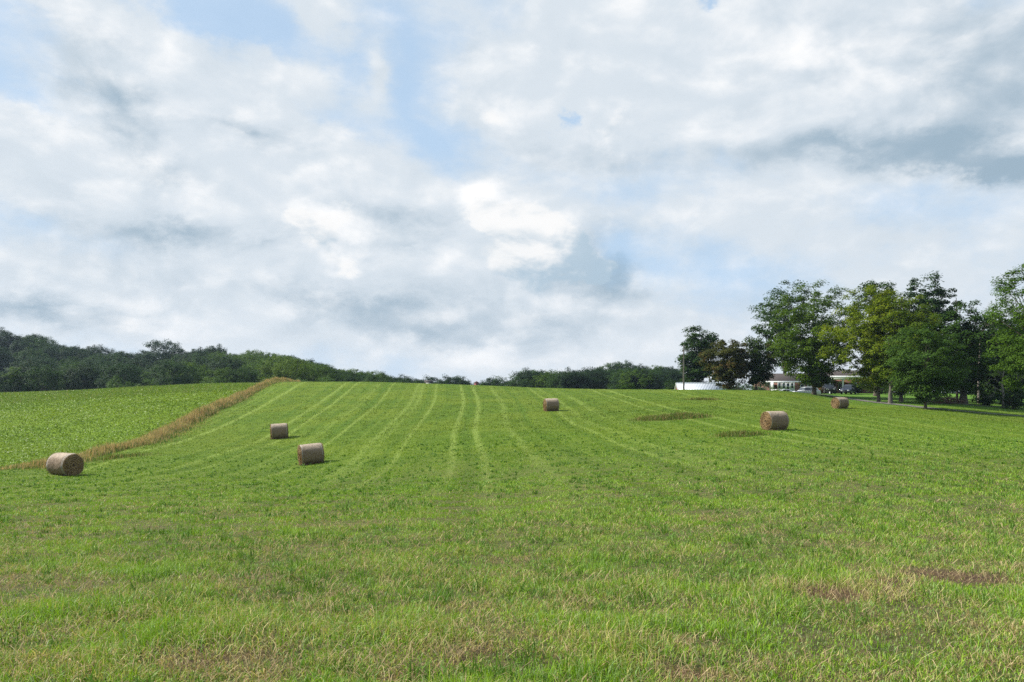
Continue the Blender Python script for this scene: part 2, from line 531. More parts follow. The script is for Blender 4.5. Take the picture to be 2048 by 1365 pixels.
mg, t, p, o = material('field ground', .95)
p.inputs['Specular IOR Level'].default_value = .15
geo = t.n('ShaderNodeNewGeometry').outputs['Position']
sx = t.n('ShaderNodeSeparateXYZ'); t.put(sx.inputs[0], geo)
zone = t.n('ShaderNodeAttribute', attribute_name='zone')
sz = t.n('ShaderNodeSeparateColor'); t.put(sz.inputs[0], zone.outputs['Color'])
zone2 = t.n('ShaderNodeAttribute', attribute_name='zone2')
sz2 = t.n('ShaderNodeSeparateColor'); t.put(sz2.inputs[0], zone2.outputs['Color'])
lanet = attr(t, 'lane')
flat = t.mapping(geo, scale=(1, 1, .2))
n_big = t.noise(flat, .09, 4, .55)
n_mid = t.noise(flat, .8, 5, .6)
n_fin = t.noise(flat, 5.0, 6, .65)
n_vf = t.noise(flat, 38.0, 5, .7)
# far turf
turf = t.mix(t.step(n_mid, .32, .68), (.060, .112, .004), (.102, .165, .008))
turf = t.mix(t.step(n_big, .4, .62, 0, .55), turf, (.135, .180, .010))
turf = t.mix(t.m('MULTIPLY', t.step(lanet, .1, 1.0), .75), turf, (.19, .26, .045))
turf = t.mix(t.m('MULTIPLY', t.step(lanet, -.1, -1.0), .6), turf, (.062, .13, .007))
turf = t.mix(t.step(n_fin, .52, .74, 0, .45), turf, (.20, .27, .055))
# near: thatch and soil under the blades
thatch = t.mix(t.step(n_fin, .35, .62), (.045, .036, .017), (.15, .115, .055))
thatch = t.mix(t.step(n_vf, .45, .65), thatch, (.20, .15, .075))
thatch = t.mix(t.step(n_mid, .35, .6, .65, .25), thatch, (.06, .095, .02))
soil = t.mix(t.step(n_vf, .4, .65), (.060, .036, .021), (.17, .105, .060))
thatch = t.mix(sz2.outputs[0], thatch, soil)
dist = t.step(sx.outputs[1], 14, 60)
base = t.mix(dist, thatch, turf)
clover = t.mix(t.step(n_mid, .35, .65), (.090, .160, .005), (.145, .225, .008))
clover = t.mix(t.step(n_fin, .5, .72, 0, .5), clover, (.23, .37, .05))
base = t.mix(sz.outputs[0], base, clover)
rough_c = t.mix(t.step(n_fin, .38, .62), (.075, .115, .015), (.20, .19, .06))
base = t.mix(sz.outputs[1], base, rough_c)
yardc = t.mix(t.step(n_mid, .35, .65), (.075, .16, .016), (.11, .21, .026))
base = t.mix(sz2.outputs[1], base, yardc)
forest = t.mix(t.step(n_mid, .4, .6), (.012, .028, .010), (.03, .055, .016))
base = t.mix(sz.outputs[2], base, forest)
base = t.mix(sz2.outputs[2], base, (.14, .26, .03))
t.put(p.inputs['Base Color'], base)
bp = t.n('ShaderNodeBump')
bp.inputs['Strength'].default_value = .9
bp.inputs['Distance'].default_value = .12
t.put(bp.inputs['Height'], t.m('ADD', t.m('MULTIPLY', n_fin, .8), t.m('MULTIPLY', n_vf, .35)))
t.put(p.inputs['Normal'], bp.outputs[0])

me = bpy.data.meshes.new('ground')
ground = mesh('ground', V, faces_loops, mg, smooth=True)
tag(ground, kind='structure')


def pad(a):
    return np.append(a.ravel(), 0.0)


one = np.ones(len(V))
set_col(ground, 'zone', np.stack([pad(_clov * (1 - _for)), pad(_rough), pad(_for), one], 1))
set_col(ground, 'zone2', np.stack([pad(_bald), pad(_yard), pad(_pasture), one], 1))
set_f(ground, 'lane', pad((lane_tone(lane(gx, gy)) * .85 + .3 * track(gx.ravel(), gy.ravel()).reshape(gx.shape)) * (1 - _clov) * np.clip((gy - 6) / 20, 0, 1) * np.clip(1.25 - _yard, 0, 1)))
del faces_loops

# ------------------------------------------------------------------ grasses
rng = np.random.default_rng(7)


def blades(name, x, y, h, wd, az_, lean, colr_, mat, curl=.5, z=None, flatz=None):
    """thin tapering leaves: 5 vertices, 3 triangles each"""
    n = len(x)
    z0 = (height(x, y) if z is None else z) - .01
    ca, sa = np.cos(az_), np.sin(az_)
    fx, fy = rng.uniform(0, 2 * pi, n), None
    tx, ty = np.cos(fx), np.sin(fx)          # blade width direction
    up1 = h * .55 * np.cos(lean * .6); out1 = h * .55 * np.sin(lean * .6)
    l2 = lean * (1 + curl)
    up2 = up1 + h * .45 * np.cos(l2); out2 = out1 + h * .45 * np.sin(l2)
    V = np.empty((n, 5, 3), np.float32)
    w2 = wd * .5
    V[:, 0] = np.stack([x - tx * w2 * .7, y - ty * w2 * .7, z0], 1)
    V[:, 1] = np.stack([x + tx * w2 * .7, y + ty * w2 * .7, z0], 1)
    V[:, 2] = np.stack([x + ca * out1 - tx * w2, y + sa * out1 - ty * w2, z0 + up1], 1)
    V[:, 3] = np.stack([x + ca * out1 + tx * w2, y + sa * out1 + ty * w2, z0 + up1], 1)
    V[:, 4] = np.stack([x + ca * out2, y + sa * out2, z0 + np.maximum(up2, .012)], 1)
    b = (np.arange(n) * 5)[:, None]
    Fa = np.concatenate([b + [0, 1, 3], b + [0, 3, 2], b + [2, 3, 4]], 1).reshape(-1, 3)
    o = mesh(name, V.reshape(-1, 3), Fa, mat)
    c = np.ones((n, 5, 4), np.float32)
    c[:, :, :3] = colr_[:, None, :]
    set_col(o, 'col', c.reshape(-1, 4))
    return o


def leafmat(name, trans=.35, rough=.5, spec=.35):
    mt = bpy.data.materials.new(name)
    mt.use_nodes = True
    t = NT(mt.node_tree)
    a = t.n('ShaderNodeAttribute', attribute_name='col')
    p = t.n('ShaderNodeBsdfPrincipled')
    p.inputs['Roughness'].default_value = rough
    p.inputs['Specular IOR Level'].default_value = spec
    t.put(p.inputs['Base Color'], a.outputs['Color'])
    tr = t.n('ShaderNodeBsdfTranslucent')
    g = t.mix(.75, a.outputs['Color'], t.mix(1, a.outputs['Color'], (1.25, 1.2, .55), 'MULTIPLY'))
    t.put(tr.inputs[0], g)
    mx = t.n('ShaderNodeMixShader')
    mx.inputs[0].default_value = trans
    t.put(mx.inputs[1], p.outputs[0]); t.put(mx.inputs[2], tr.outputs[0])
    o = t.n('ShaderNodeOutputMaterial')
    t.put(o.inputs[0], mx.outputs[0])
    return mt


M_GRASS = leafmat('grass blade', .26, .5, .16)
M_DRY = leafmat('dry grass stem', .25, .8, .1)


def wedge(n_total, d0, d1, power, pxa=-90, pxb=2140):
    """random ground points in the seen wedge; density falls as depth**-power"""
    k = 2 - power
    u = rng.random(n_total)
    d = (d0 ** k + u * (d1 ** k - d0 ** k)) ** (1 / k) if abs(k) > 1e-6 else d0 * (d1 / d0) ** u
    px = rng.uniform(pxa, pxb, n_total)
    s_ = 2.4 * np.clip(1 - (d - 40) / 60, 0, 1) * (pxb > 2100)
    c_ = (px - 1024) / (pxb - 1024)
    return (px - 1024) * d / F + c_ * s_, d


def mixc(a, b, f):
    return a + (b - a) * np.clip(f, 0, 1)[:, None]


def field_mask(x, y):
    return side_of_strip(x, y) < -.4


def clear_bales(x, y):
    ok = np.ones(len(x), bool)
    for b in BALES:
        dx, dy = x - b[0], y - b[1]
        c, s = math.cos(-b[3]), math.sin(-b[3])
        lx, ly = dx * c - dy * s, dx * s + dy * c
        ok &= ~((np.abs(lx) < .62) & (np.abs(ly) < .42))
    return ok


#          px    py  yaw   length diam
BALESPEC = [(130, 953, -26, 1.6, 1.5), (623, 930, 24.5, 1.42, 1.46), (559, 879, 18, 1.42, 1.48), (1102.5, 824, 13, 1.42, 1.48), (1549, 862, 17, 1.42, 1.45), (1680, 819.5, 24, 1.55, 1.5)]
BALES = []
for px, py, yaw, L, D in BALESPEC:
    bx, by, bz = ground_at(px, py - 2)
    BALES.append((bx, by, bz, R(yaw), L, D))


def grass_layer():
    # short turf leaves
    n = 1250000
    x, y = wedge(n, 3.7, 132, 2.1)
    k = field_mask(x, y) | (y < 30)
    x, y = x[k], y[k]
    k = clear_bales(x, y); x, y = x[k], y[k]
    bald = spots(BALD, x, y, .45)
    green = fbm(x * .8, y * 1.1, 3, 4) * .4 + fbm(x * 3.3, y * 4.0, 4, 3) * .6
    k = (rng.random(len(x)) > bald * .93) & (rng.random(len(x)) < np.clip(.72 + (green - .42) * 3.0 + (y - 8) / 20, .34, 1))
    x, y, green, bald = x[k], y[k], green[k], bald[k]
    n = len(x)
    tone = np.clip(lane_tone(lane(x, y)) * np.clip((y - 6) / 18, 0, 1) * .85 + .6 * track(x, y) * (1 - .6 * np.clip((y - 50) / 40, 0, 1)), -1.2, 1.3)
    ds = np.maximum(y, 5)
    wd = .0050 * np.maximum(1, ds / 9.0) * rng.uniform(.6, 1.35, n)
    wd = np.minimum(wd, .05)
    clump = fbm(x * 1.4, y * 1.4, 12, 3)
    h = (.028 + .050 * np.clip((clump - .35) * 3.0, 0, 1.25)) * rng.uniform(.6, 1.45, n) * (1 + np.clip((y - 20) / 80, 0, .5)) * (1 + .12 * tone)
    h = h * (1 + .45 * np.clip((11 - y) / 6, 0, 1))
    tall = rng.random(n) < .03 * np.clip((clump - .5) * 8, 0, 1)
    h = np.where(tall, h * 1.6, h)
    c_g1 = np.array([.115, .235, .009]); c_g2 = np.array([.245, .390, .022]); c_b = np.array([.215, .31, .105]); c_y = np.array([.36, .40, .09]); c_t = np.array([.52, .41, .21])
    r1 = rng.random(n)
    c = mixc(np.tile(c_g1, (n, 1)), c_g2, r1 * .8 + (green - .45) * 1.2)
    c = np.where((rng.random(n) < .14 + .20 * np.clip((14 - y) / 8, 0, 1))[:, None], c_b * rng.uniform(.8, 1.3, n)[:, None], c)
    dry = fbm(x * 1.9 + 9, y * 2.6, 21, 4) * .7 + fbm(x * .5, y * .8, 22, 2) * .3
    neardry = np.clip((15 - y) / 11, 0, 1)
    pd = .02 + .40 * neardry * np.clip((dry - .34) * 3.4, 0, 1) + bald * .5 + .05 * np.clip(tone, 0, 1) * np.clip((60 - y) / 40, .2, 1)
    isdry = rng.random(n) < pd
    c = np.where(isdry[:, None], mixc(np.tile(c_t, (n, 1)), c_y, rng.random(n)) * rng.uniform(.6, 1.15, n)[:, None], c)
    c = mixc(c, np.array([.30, .37, .10]), np.where(isdry, 0, np.clip(tone, 0, 1) * .50))
    c = c * (1 - np.clip(-tone, 0, 1)[:, None] * np.array([.30, .34, .30]))
    big = fbm(x * .06, y * .06, 41, 3)
    far = np.clip((y - 35) / 50, 0, 1)
    # yellower slope further off; its dimmer light is put into the blade colour
    c = mixc(c, c * np.array([.42, .41, .12]), np.clip((y - 44) / 42, 0, 1) * .92 * (1 - .45 * np.clip((1024 + F * x / y - 1350) / 450, 0, 1)) + np.clip(big - .5, 0, .3))
    c = c * (1 + .14 * np.clip((45 - y) / 20, 0, 1))[:, None]
    az_ = rng.uniform(0, 2 * pi, n)
    lean = np.abs(rng.normal(.75, .42, n)).clip(0, 1.5)
    blades('grass', x, y, h, wd, az_, lean, c, M_GRASS)['kind'] = 'stuff'
    # leafier tufts standing over the turf
    nc = 17000
    cx, cy = wedge(nc, 3.9, 60, 1.5)
    cl = fbm(cx * .7, cy * .7, 55, 3)
    k = (cl > .44) & field_mask(cx, cy) & (spots(BALD, cx, cy, .2) < .3) & (rng.random(nc) < .75)
    cx, cy = cx[k], cy[k]
    per = 15
    x = np.repeat(cx, per) + rng.normal(0, .035, len(cx) * per); y = np.repeat(cy, per) + rng.normal(0, .035, len(cx) * per)
    n = len(x)
    tint = np.repeat(rng.random(len(cx)), per)
    size = np.repeat(rng.uniform(.4, 1.15, len(cx)) ** 1.6, per)
    h = rng.uniform(.06, .18, n) * size
    wd = .0078 * np.maximum(1, y / 10) * rng.uniform(.6, 1.3, n)
    c = mixc(np.tile(np.array([.075, .165, .012]), (n, 1)), np.array([.17, .29, .06]), tint) * rng.uniform(.75, 1.35, n)[:, None]
    blades('grass_tufts', x, y, h, wd, rng.uniform(0, 2 * pi, n), np.abs(rng.normal(.5, .28, n)), c, M_GRASS, .8)['kind'] = 'stuff'
    # stubble and cut stems left lying
    n = 160000
    x, y = wedge(n, 3.7, 30, 2.3)
    dry = fbm(x * 1.9 + 9, y * 2.6, 21, 4) * .7 + fbm(x * .5, y * .8, 22, 2) * .3
    bald = spots(BALD, x, y, .45)
    k = rng.random(n) < np.clip(.20 + (dry - .42) * 2.8 + bald * .6, .03, 1) * np.clip((32 - y) / 18, 0, 1)
    x, y, bald = x[k], y[k], bald[k]
    n = len(x)
    lying = rng.random(n) < .5
    L = np.where(lying, rng.uniform(.05, .20, n), rng.uniform(.02, .055, n))
    wd = np.where(lying, .0034, .0040) * np.maximum(1, y / 7) * rng.uniform(.7, 1.4, n)
    c = mixc(np.tile(np.array([.56, .45, .25]), (n, 1)), np.array([.34, .23, .12]), rng.random(n)) * rng.uniform(.65, 1.15, n)[:, None]
    z = height(x, y) + np.where(lying, rng.uniform(.015, .05, n), 0)
    blades('mown_straw', x, y, L, wd, rng.uniform(0, 2 * pi, n), np.where(lying, rng.uniform(1.3, 1.6, n), np.abs(rng.normal(.3, .25, n))), c, M_DRY, .1, z=z)['kind'] = 'stuff'


grass_layer()


def dry_strip():
    """uncut brown grass standing between the two fields"""
    n = 120000
    s = rng.random(n) ** .8
    k = s * (len(STRIPD) - 1)
    k0 = np.clip(k.astype(int), 0, len(STRIPD) - 2); f = (k - k0)[:, None]
    P = STRIPD[k0] * (1 - f) + STRIPD[k0 + 1] * f
    T = STRIPD[k0 + 1] - STRIPD[k0]; T /= np.linalg.norm(T, axis=1)[:, None]
    along = P[:, 1]
    wv_ = fbm(k * .05, k * 0 + 2, 13, 3)
    off = rng.normal(0, 1, n) * (.24 + .85 * wv_) * np.where(rng.random(n) < .15, 1.9, 1) + (fbm(P[:, 0] * .2, P[:, 1] * .2, 3, 3) - .5) * 1.2
    x = P[:, 0] - T[:, 1] * off; y = P[:, 1] + T[:, 0] * off
    px = 1024 + F * x / y
    k = (px > -200) & (y < 190)
    x, y, off, px = x[k], y[k], off[k], px[k]
    n = len(x)
    amp = fbm(x * .35, y * .35, 77, 4)
    tonep = fbm(x * .5, y * .5, 78, 3)
    h = (.15 + 1.35 * amp ** 1.2) * rng.uniform(.45, 1.15, n) * np.clip(1 - np.abs(off) / 2.6, .25, 1) * (.55 + .6 * np.clip((px - 20) / 150, 0, 1)) * np.clip((215 - y) / 60, .4, 1)
    low = rng.random(n) < .3
    h = np.where(low, h * .45, h)
    c = mixc(np.tile(np.array([.46, .31, .15]), (n, 1)), np.array([.66, .51, .27]), rng.random(n) * .5 + (tonep - .25)) * rng.uniform(.55, 1.15, n)[:, None]
    grn = low | (rng.random(n) < .12 + .8 * np.clip(tonep - .58, 0, 1)) | (rng.random(n) < .14 + .25 * (off < -.8)) | (rng.random(n) < .45 * np.clip((60 - px) / 100, 0, 1))
    c = np.where(grn[:, None], np.array([.09, .165, .03]) * rng.uniform(.6, 1.5, n)[:, None], c)
    o = blades('dry_grass', x, y, h, .012 + .016 * y / 90 * rng.uniform(.6, 1.6, n), rng.uniform(0, 2 * pi, n), np.abs(rng.normal(.14, .14, n)), c, M_DRY, .8)
    o['kind'] = 'stuff'


dry_strip()


def rough_patches():
    xs, ys = [], []
    for i, (a, b, rx, ry, s) in enumerate(PATCH):
        m = int(4200 * max(rx * ry / 6, .6) * s)
        xs.append(a + rng.normal(0, rx * .5, m)); ys.append(b + rng.normal(0, ry * .5, m))
    x, y = np.concatenate(xs), np.concatenate(ys)
    v = spots(PATCH, x, y, .6)
    k = (rng.random(len(x)) < v * 1.6) & clear_bales(x, y)
    x, y, v = x[k], y[k], v[k]
    n = len(x)
    h = rng.uniform(.2, .55, n) * (.5 + .6 * v) * (.5 + fbm(x * .7, y * .7, 91, 3))
    r = rng.random(n)
    c = np.where((r < .66)[:, None], np.array([.10, .17, .025]), np.where((r < .92)[:, None], np.array([.30, .24, .10]), np.array([.18, .10, .06]))) * rng.uniform(.6, 1.3, n)[:, None]
    o = blades('rough_weeds', x, y, h, .014 + .02 * y / 90, rng.uniform(0, 2 * pi, n), np.abs(rng.normal(.3, .25, n)), c, M_DRY, .8)
    o['kind'] = 'stuff'


rough_patches()


def clover_field():
    """broad pale leaflets and white flower heads of the uncut field"""
    n = 170000
    x, y = wedge(n, 48, 178, .9, -90, 660)
    k = side_of_strip(x, y) > .3
    x, y = x[k], y[k]
    n = len(x)
    patch = fbm(x * .12, y * .12, 61, 4)
    row = fbm(x * .6, y * .35, 62, 3)
    fl = rng.random(n) < .006 * (1 + 3 * (patch > .5)) * np.clip(1.2 - (y - 60) / 150, .2, 1)
    sz_ = np.where(fl, .032, .06) * (.6 + y / 120) * rng.uniform(.6, 1.4, n)
    z0 = height(x, y) + rng.uniform(.04, .22, n) * (.4 + row) + .05 * fl
    nrm = rng.normal(0, .45, (n, 3)); nrm[:, 2] += 1; nrm /= np.linalg.norm(nrm, axis=1)[:, None]
    a = np.cross(nrm, rng.normal(0, 1, (n, 3))); a /= np.linalg.norm(a, axis=1)[:, None]
    b = np.cross(nrm, a)
    C = np.stack([x, y, z0], 1)
    S = sz_[:, None]
    V = np.stack([C - a * S, C - b * S * .7, C + a * S, C + b * S * .7], 1)
    c = mixc(np.tile(np.array([.105, .23, .012]), (n, 1)), np.array([.21, .36, .03]), rng.random(n) * .7 + (patch - .5)) * np.array([1.02, .80, .7])
    c = np.where((rng.random(n) < .06)[:, None], np.array([.28, .40, .08]), c) * rng.uniform(.75, 1.2, n)[:, None]
    c = np.where(fl[:, None], np.array([.50, .58, .30]), c)
    o = mesh('clover', V.reshape(-1, 3), np.arange(n * 4).reshape(n, 4), M_GRASS)
    cc = np.ones((n, 4, 4), np.float32); cc[:, :, :3] = c[:, None, :]
    set_col(o, 'col', cc.reshape(-1, 4))
    o['kind'] = 'stuff'
    # taller rank fringe along the crest of that field
    m = 30000
    px = rng.uniform(-120, 560, m); d = rng.uniform(128, 172, m)
    x = (px - 1024) * d / F; y = d
    k = side_of_strip(x, y) > .3
    x, y = x[k], y[k]; m = len(x)
    c = np.array([.12, .20, .03]) * rng.uniform(.6, 1.4, m)[:, None]
    c = np.where((rng.random(m) < .12)[:, None], np.array([.34, .28, .14]), c)
    blades('field_fringe', x, y, rng.uniform(.15, .5, m), np.full(m, .04), rng.uniform(0, 2 * pi, m), np.abs(rng.normal(.2, .2, m)), c, M_GRASS)['kind'] = 'stuff'


clover_field()

# ------------------------------------------------------------------ hay bales
def bale_wrap_mat():
    mt, t, p, o = material('net wrapped hay', .85)
    tcn = t.n('ShaderNodeTexCoord')
    ob = tcn.outputs['Object']
    s = t.n('ShaderNodeSeparateXYZ'); t.put(s.inputs[0], ob)
    ang_ = t.m('ARCTAN2', s.outputs[1], s.outputs[2])
    cv = t.n('ShaderNodeCombineXYZ')
    t.put(cv.inputs[0], t.m('MULTIPLY', s.outputs[0], 1.0)); t.put(cv.inputs[1], t.m('MULTIPLY', ang_, .75))
    rnd = t.n('ShaderNodeObjectInfo').outputs['Random']
    t.put(cv.inputs[2], t.m('MULTIPLY', rnd, 20))
    fib = t.noise(t.mapping(cv.outputs[0], scale=(14, 5, 1)), 3.0, 6, .7)
    blot = t.noise(cv.outputs[0], 2.6, 5, .6)
    spk = t.noise(cv.outputs[0], 22, 3, .6)
    c = t.mix(t.step(fib, .35, .66), (.10, .062, .036), (.28, .19, .115))
    c = t.mix(t.step(blot, .38, .66, 0, .75), c, (.19, .13, .085))
    bleach = t.m('MULTIPLY', t.step(s.outputs[2], .25, .72, 0, .8), t.step(blot, .25, .6, .6, 1))
    c = t.mix(bleach, c, (.48, .38, .28))
    c = t.mix(t.step(spk, .58, .70, 0, .6), c, (.48, .41, .32))
    c = t.mix(t.step(spk, .40, .30, 0, .6), c, (.10, .065, .04))
    edge = t.step(t.m('ABSOLUTE', s.outputs[0]), .60, .69, 0, .5)
    c = t.mix(t.m('MULTIPLY', edge, t.step(blot, .3, .6, .3, 1)), c, (.42, .40, .36))
    t.put(p.inputs['Base Color'], c)
    b = t.n('ShaderNodeBump'); b.inputs['Strength'].default_value = .8; b.inputs['Distance'].default_value = .03
    t.put(b.inputs['Height'], t.m('ADD', fib, t.m('MULTIPLY', blot, 1.5)))
    t.put(p.inputs['Normal'], b.outputs[0])
    return mt


def bale_end_mat():
    mt, t, p, o = material('cut straw end', .9)
    ob = t.n('ShaderNodeTexCoord').outputs['Object']
    s = t.n('ShaderNodeSeparateXYZ'); t.put(s.inputs[0], ob)
    r = t.m('SQRT', t.m('ADD', t.m('MULTIPLY', s.outputs[1], s.outputs[1]), t.m('MULTIPLY', s.outputs[2], s.outputs[2])))
    a = t.m('ARCTAN2', s.outputs[1], s.outputs[2])
    cv = t.n('ShaderNodeCombineXYZ')
    t.put(cv.inputs[0], t.m('ADD', t.m('MULTIPLY', r, 22), t.m('MULTIPLY', a, .8))); t.put(cv.inputs[1], t.m('MULTIPLY', a, 2.2))
    t.put(cv.inputs[2], t.n('ShaderNodeObjectInfo').outputs['Random'])
    n1 = t.noise(cv.outputs[0], 1.0, 5, .7, .4)
    n2 = t.noise(ob, 9, 5, .65)
    n3 = t.noise(ob, 40, 4, .7)
    c = t.mix(t.step(n1, .36, .62), (.14, .08, .034), (.44, .30, .14))
    c = t.mix(t.step(n2, .36, .62, .6, 0), c, (.20, .12, .06))
    c = t.mix(t.step(n3, .55, .68, 0, .7), c, (.55, .40, .20))
    c = t.mix(t.step(r, .10, .05, 0, .8), c, (.05, .03, .018))
    t.put(p.inputs['Base Color'], c)
    return mt


M_WRAP, M_END = bale_wrap_mat(), bale_end_mat()


def make_bale(L, D, seed):
    """returns shapes in the bale's own space: axis along x, centre at origin"""
    g = np.random.default_rng(seed)
    Rr = D / 2
    nu, nv_ = 96, 26
    th = np.linspace(0, 2 * pi, nu, endpoint=False); xs = np.linspace(-1, 1, nv_)
    T, XX = np.meshgrid(th, xs, indexing='ij')
    bul = 1 - .05 * np.abs(XX) ** 6
    rad = Rr * bul * (1 + .045 * (fbm(np.cos(T) * 2 + seed, np.sin(T) * 2 + XX * 1.5, seed, 3) - .5) * 2 + .02 * (fbm(T * 8, XX * 12, seed + 3, 2) - .5))
    y = rad * np.sin(T); z = rad * np.cos(T)
    z = np.where(z < -Rr * .90, -Rr * .90 + (z + Rr * .90) * .3, z)
    x = XX * L / 2
    V = np.stack([x, y, z], -1).reshape(-1, 3)
    i, j = np.meshgrid(np.arange(nu), np.arange(nv_ - 1), indexing='ij')
    Q = np.stack([i * nv_ + j, i * nv_ + j + 1, ((i + 1) % nu) * nv_ + j + 1, ((i + 1) % nu) * nv_ + j], -1).reshape(-1, 4)
    m = 1500
    aa = g.uniform(0, 2 * pi, m); xx_ = g.uniform(-L / 2, L / 2, m)
    nr_ = np.stack([np.zeros(m), np.sin(aa), np.cos(aa)], 1)
    c = np.stack([xx_, nr_[:, 1] * Rr * .985, np.maximum(nr_[:, 2] * Rr * .985, -Rr * .9)], 1)
    tang = nr_ * g.uniform(.1, .6, m)[:, None] + np.stack([g.normal(0, .4, m), nr_[:, 2], -nr_[:, 1]], 1)
    tang /= np.linalg.norm(tang, axis=1)[:, None]
    ln = g.uniform(.04, .13, m)[:, None]; wv = np.cross(tang, nr_) * .004
    S0 = np.stack([c - wv, c + wv, c + tang * ln + wv * .4, c + tang * ln - wv * .4], 1).reshape(-1, 3)
    side = (np.vstack([V, S0]), np.vstack([Q, len(V) + np.arange(m * 4).reshape(m, 4)]))
    ends = []
    for sgn in (-1, 1):
        jr = 0 if sgn < 0 else nv_ - 1
        rings = 22
        fr = np.linspace(1, 0.02, rings)
        ring = V.reshape(nu, nv_, 3)[:, jr]
        W = np.empty((nu, rings, 3))
        for k, f in enumerate(fr):
            W[:, k, 1] = ring[:, 1] * f; W[:, k, 2] = ring[:, 2] * f
            tt = th
            bump = .035 * math.sin(f * 34) + .06 * (fbm(np.cos(tt) * f * 7 + seed, np.sin(tt) * f * 7, seed + sgn, 3) - .5) - .02
            dome = .05 * (1 - f * f) * (1 if f > .1 else .2)
            W[:, k, 0] = sgn * (L / 2 + (dome + bump if 0 < k else 0) - (.05 if f < .1 else 0))
        i, j = np.meshgrid(np.arange(nu), np.arange(rings - 1), indexing='ij')
        q = [i * rings + j, i * rings + j + 1, ((i + 1) % nu) * rings + j + 1, ((i + 1) % nu) * rings + j]
        if sgn > 0:
            q = q[::-1]
        Qe = np.stack(q, -1).reshape(-1, 4)
        # loose straws on the face
        m = 2600
        rr = Rr * .97 * np.sqrt(g.random(m)); aa = g.uniform(0, 2 * pi, m)
        c = np.stack([np.full(m, sgn * (L / 2 + .015)) + sgn * g.uniform(0, .045, m), rr * np.sin(aa), np.maximum(rr * np.cos(aa), -Rr * .9)], 1)
        tang = np.stack([g.normal(0, .35, m) + sgn * .2, np.cos(aa) + g.normal(0, .4, m), -np.sin(aa) + g.normal(0, .4, m)], 1)
        tang /= np.linalg.norm(tang, axis=1)[:, None]
        ln = g.uniform(.04, .16, m)[:, None]
        wv = np.cross(tang, g.normal(0, 1, (m, 3))); wv /= np.linalg.norm(wv, axis=1)[:, None]; wv *= .006
        S = np.stack([c - wv, c + wv, c + tang * ln + wv * .4, c + tang * ln - wv * .4], 1).reshape(-1, 3)
        n0 = nu * rings
        Ve = np.vstack([W.reshape(-1, 3), S])
        Qa = np.vstack([Qe, n0 + np.arange(m * 4).reshape(m, 4)])
        ends.append((Ve, Qa))
    # hay spilling around the foot
    m = 1600
    px_ = g.uniform(-L / 2 - .14, L / 2 + .10, m); py_ = np.sign(g.normal(0, 1, m)) * g.uniform(.2, .6, m)
    c = np.stack([px_, py_, np.full(m, -D / 2 + .02) + g.uniform(0, .10, m)], 1)
    tang = g.normal(0, 1, (m, 3)); tang[:, 2] *= .4; tang /= np.linalg.norm(tang, axis=1)[:, None]
    wv = np.cross(tang, g.normal(0, 1, (m, 3))); wv /= np.linalg.norm(wv, axis=1)[:, None]; wv *= .006
    ln = g.uniform(.06, .2, m)[:, None]
    S = np.stack([c - wv, c + wv, c + tang * ln + wv * .4, c + tang * ln - wv * .4], 1).reshape(-1, 3)
    return side, ends, (S, np.arange(m * 4).reshape(m, 4))


BLAB = ['bleached tan round hay bale at far left by the brown grass, dark end facing right',
        'larger of the two round hay bales together left of centre, bright edge at left',
        'smaller round hay bale higher up the left slope, above and left of the larger bale',
        'small distant round hay bale near the middle of the far slope, below the red tower',
        'round hay bale with golden coiled end and dark core by the right weed patch',
        'small round hay bale furthest right on the lawn edge, below the brick house and trees']
for i, (bx, by, bz, yaw, L, D) in enumerate(BALES):
    root = empty('hay_bale', (bx, by, bz), yaw, label=BLAB[i], cat='hay bale', group='round hay bales left on the mown field')
    side, ends, spill = make_bale(L, D, 10 + i)
    # tilt with the slope
    e = .8
    dz = hz(bx + math.cos(yaw) * e, by + math.sin(yaw) * e) - hz(bx - math.cos(yaw) * e, by - math.sin(yaw) * e)
    tilt = -math.atan2(dz, 2 * e) * .6
    root.rotation_euler = (0, tilt, yaw)
    lift = D / 2 * .88
    for nm, (Vv, Qq), mm, sm in (('net_wrap', side, M_WRAP, True), ('straw_end', ends[0], M_END, False), ('straw_end', ends[1], M_END, False), ('loose_hay', spill, M_END, False)):
        ch = mesh(nm, Vv, Qq, mm, root, smooth=sm)
        ch.location = (0, 0, lift)

# ------------------------------------------------------------------ trees
def bark_mat(name, c1, c2):
    mt, t, p, o = material(name, .9)
    ob = t.n('ShaderNodeTexCoord').outputs['Object']
    n1 = t.noise(t.mapping(ob, scale=(6, 6, 1.2)), 2.0, 6, .7)
    t.put(p.inputs['Base Color'], t.mix(t.step(n1, .35, .65), c1, c2))
    b = t.n('ShaderNodeBump'); b.inputs['Strength'].default_value = .9; b.inputs['Distance'].default_value = .05
    t.put(b.inputs['Height'], n1); t.put(p.inputs['Normal'], b.outputs[0])
    return mt


M_BARK = bark_mat('bark', (.045, .035, .026), (.13, .105, .08))
M_BARKP = bark_mat('pale bark', (.07, .062, .05), (.16, .14, .115))
M_DEAD = bark_mat('dead wood', (.10, .085, .07), (.24, .21, .18))
M_LEAF = leafmat('leaves', .34, .65, .10)


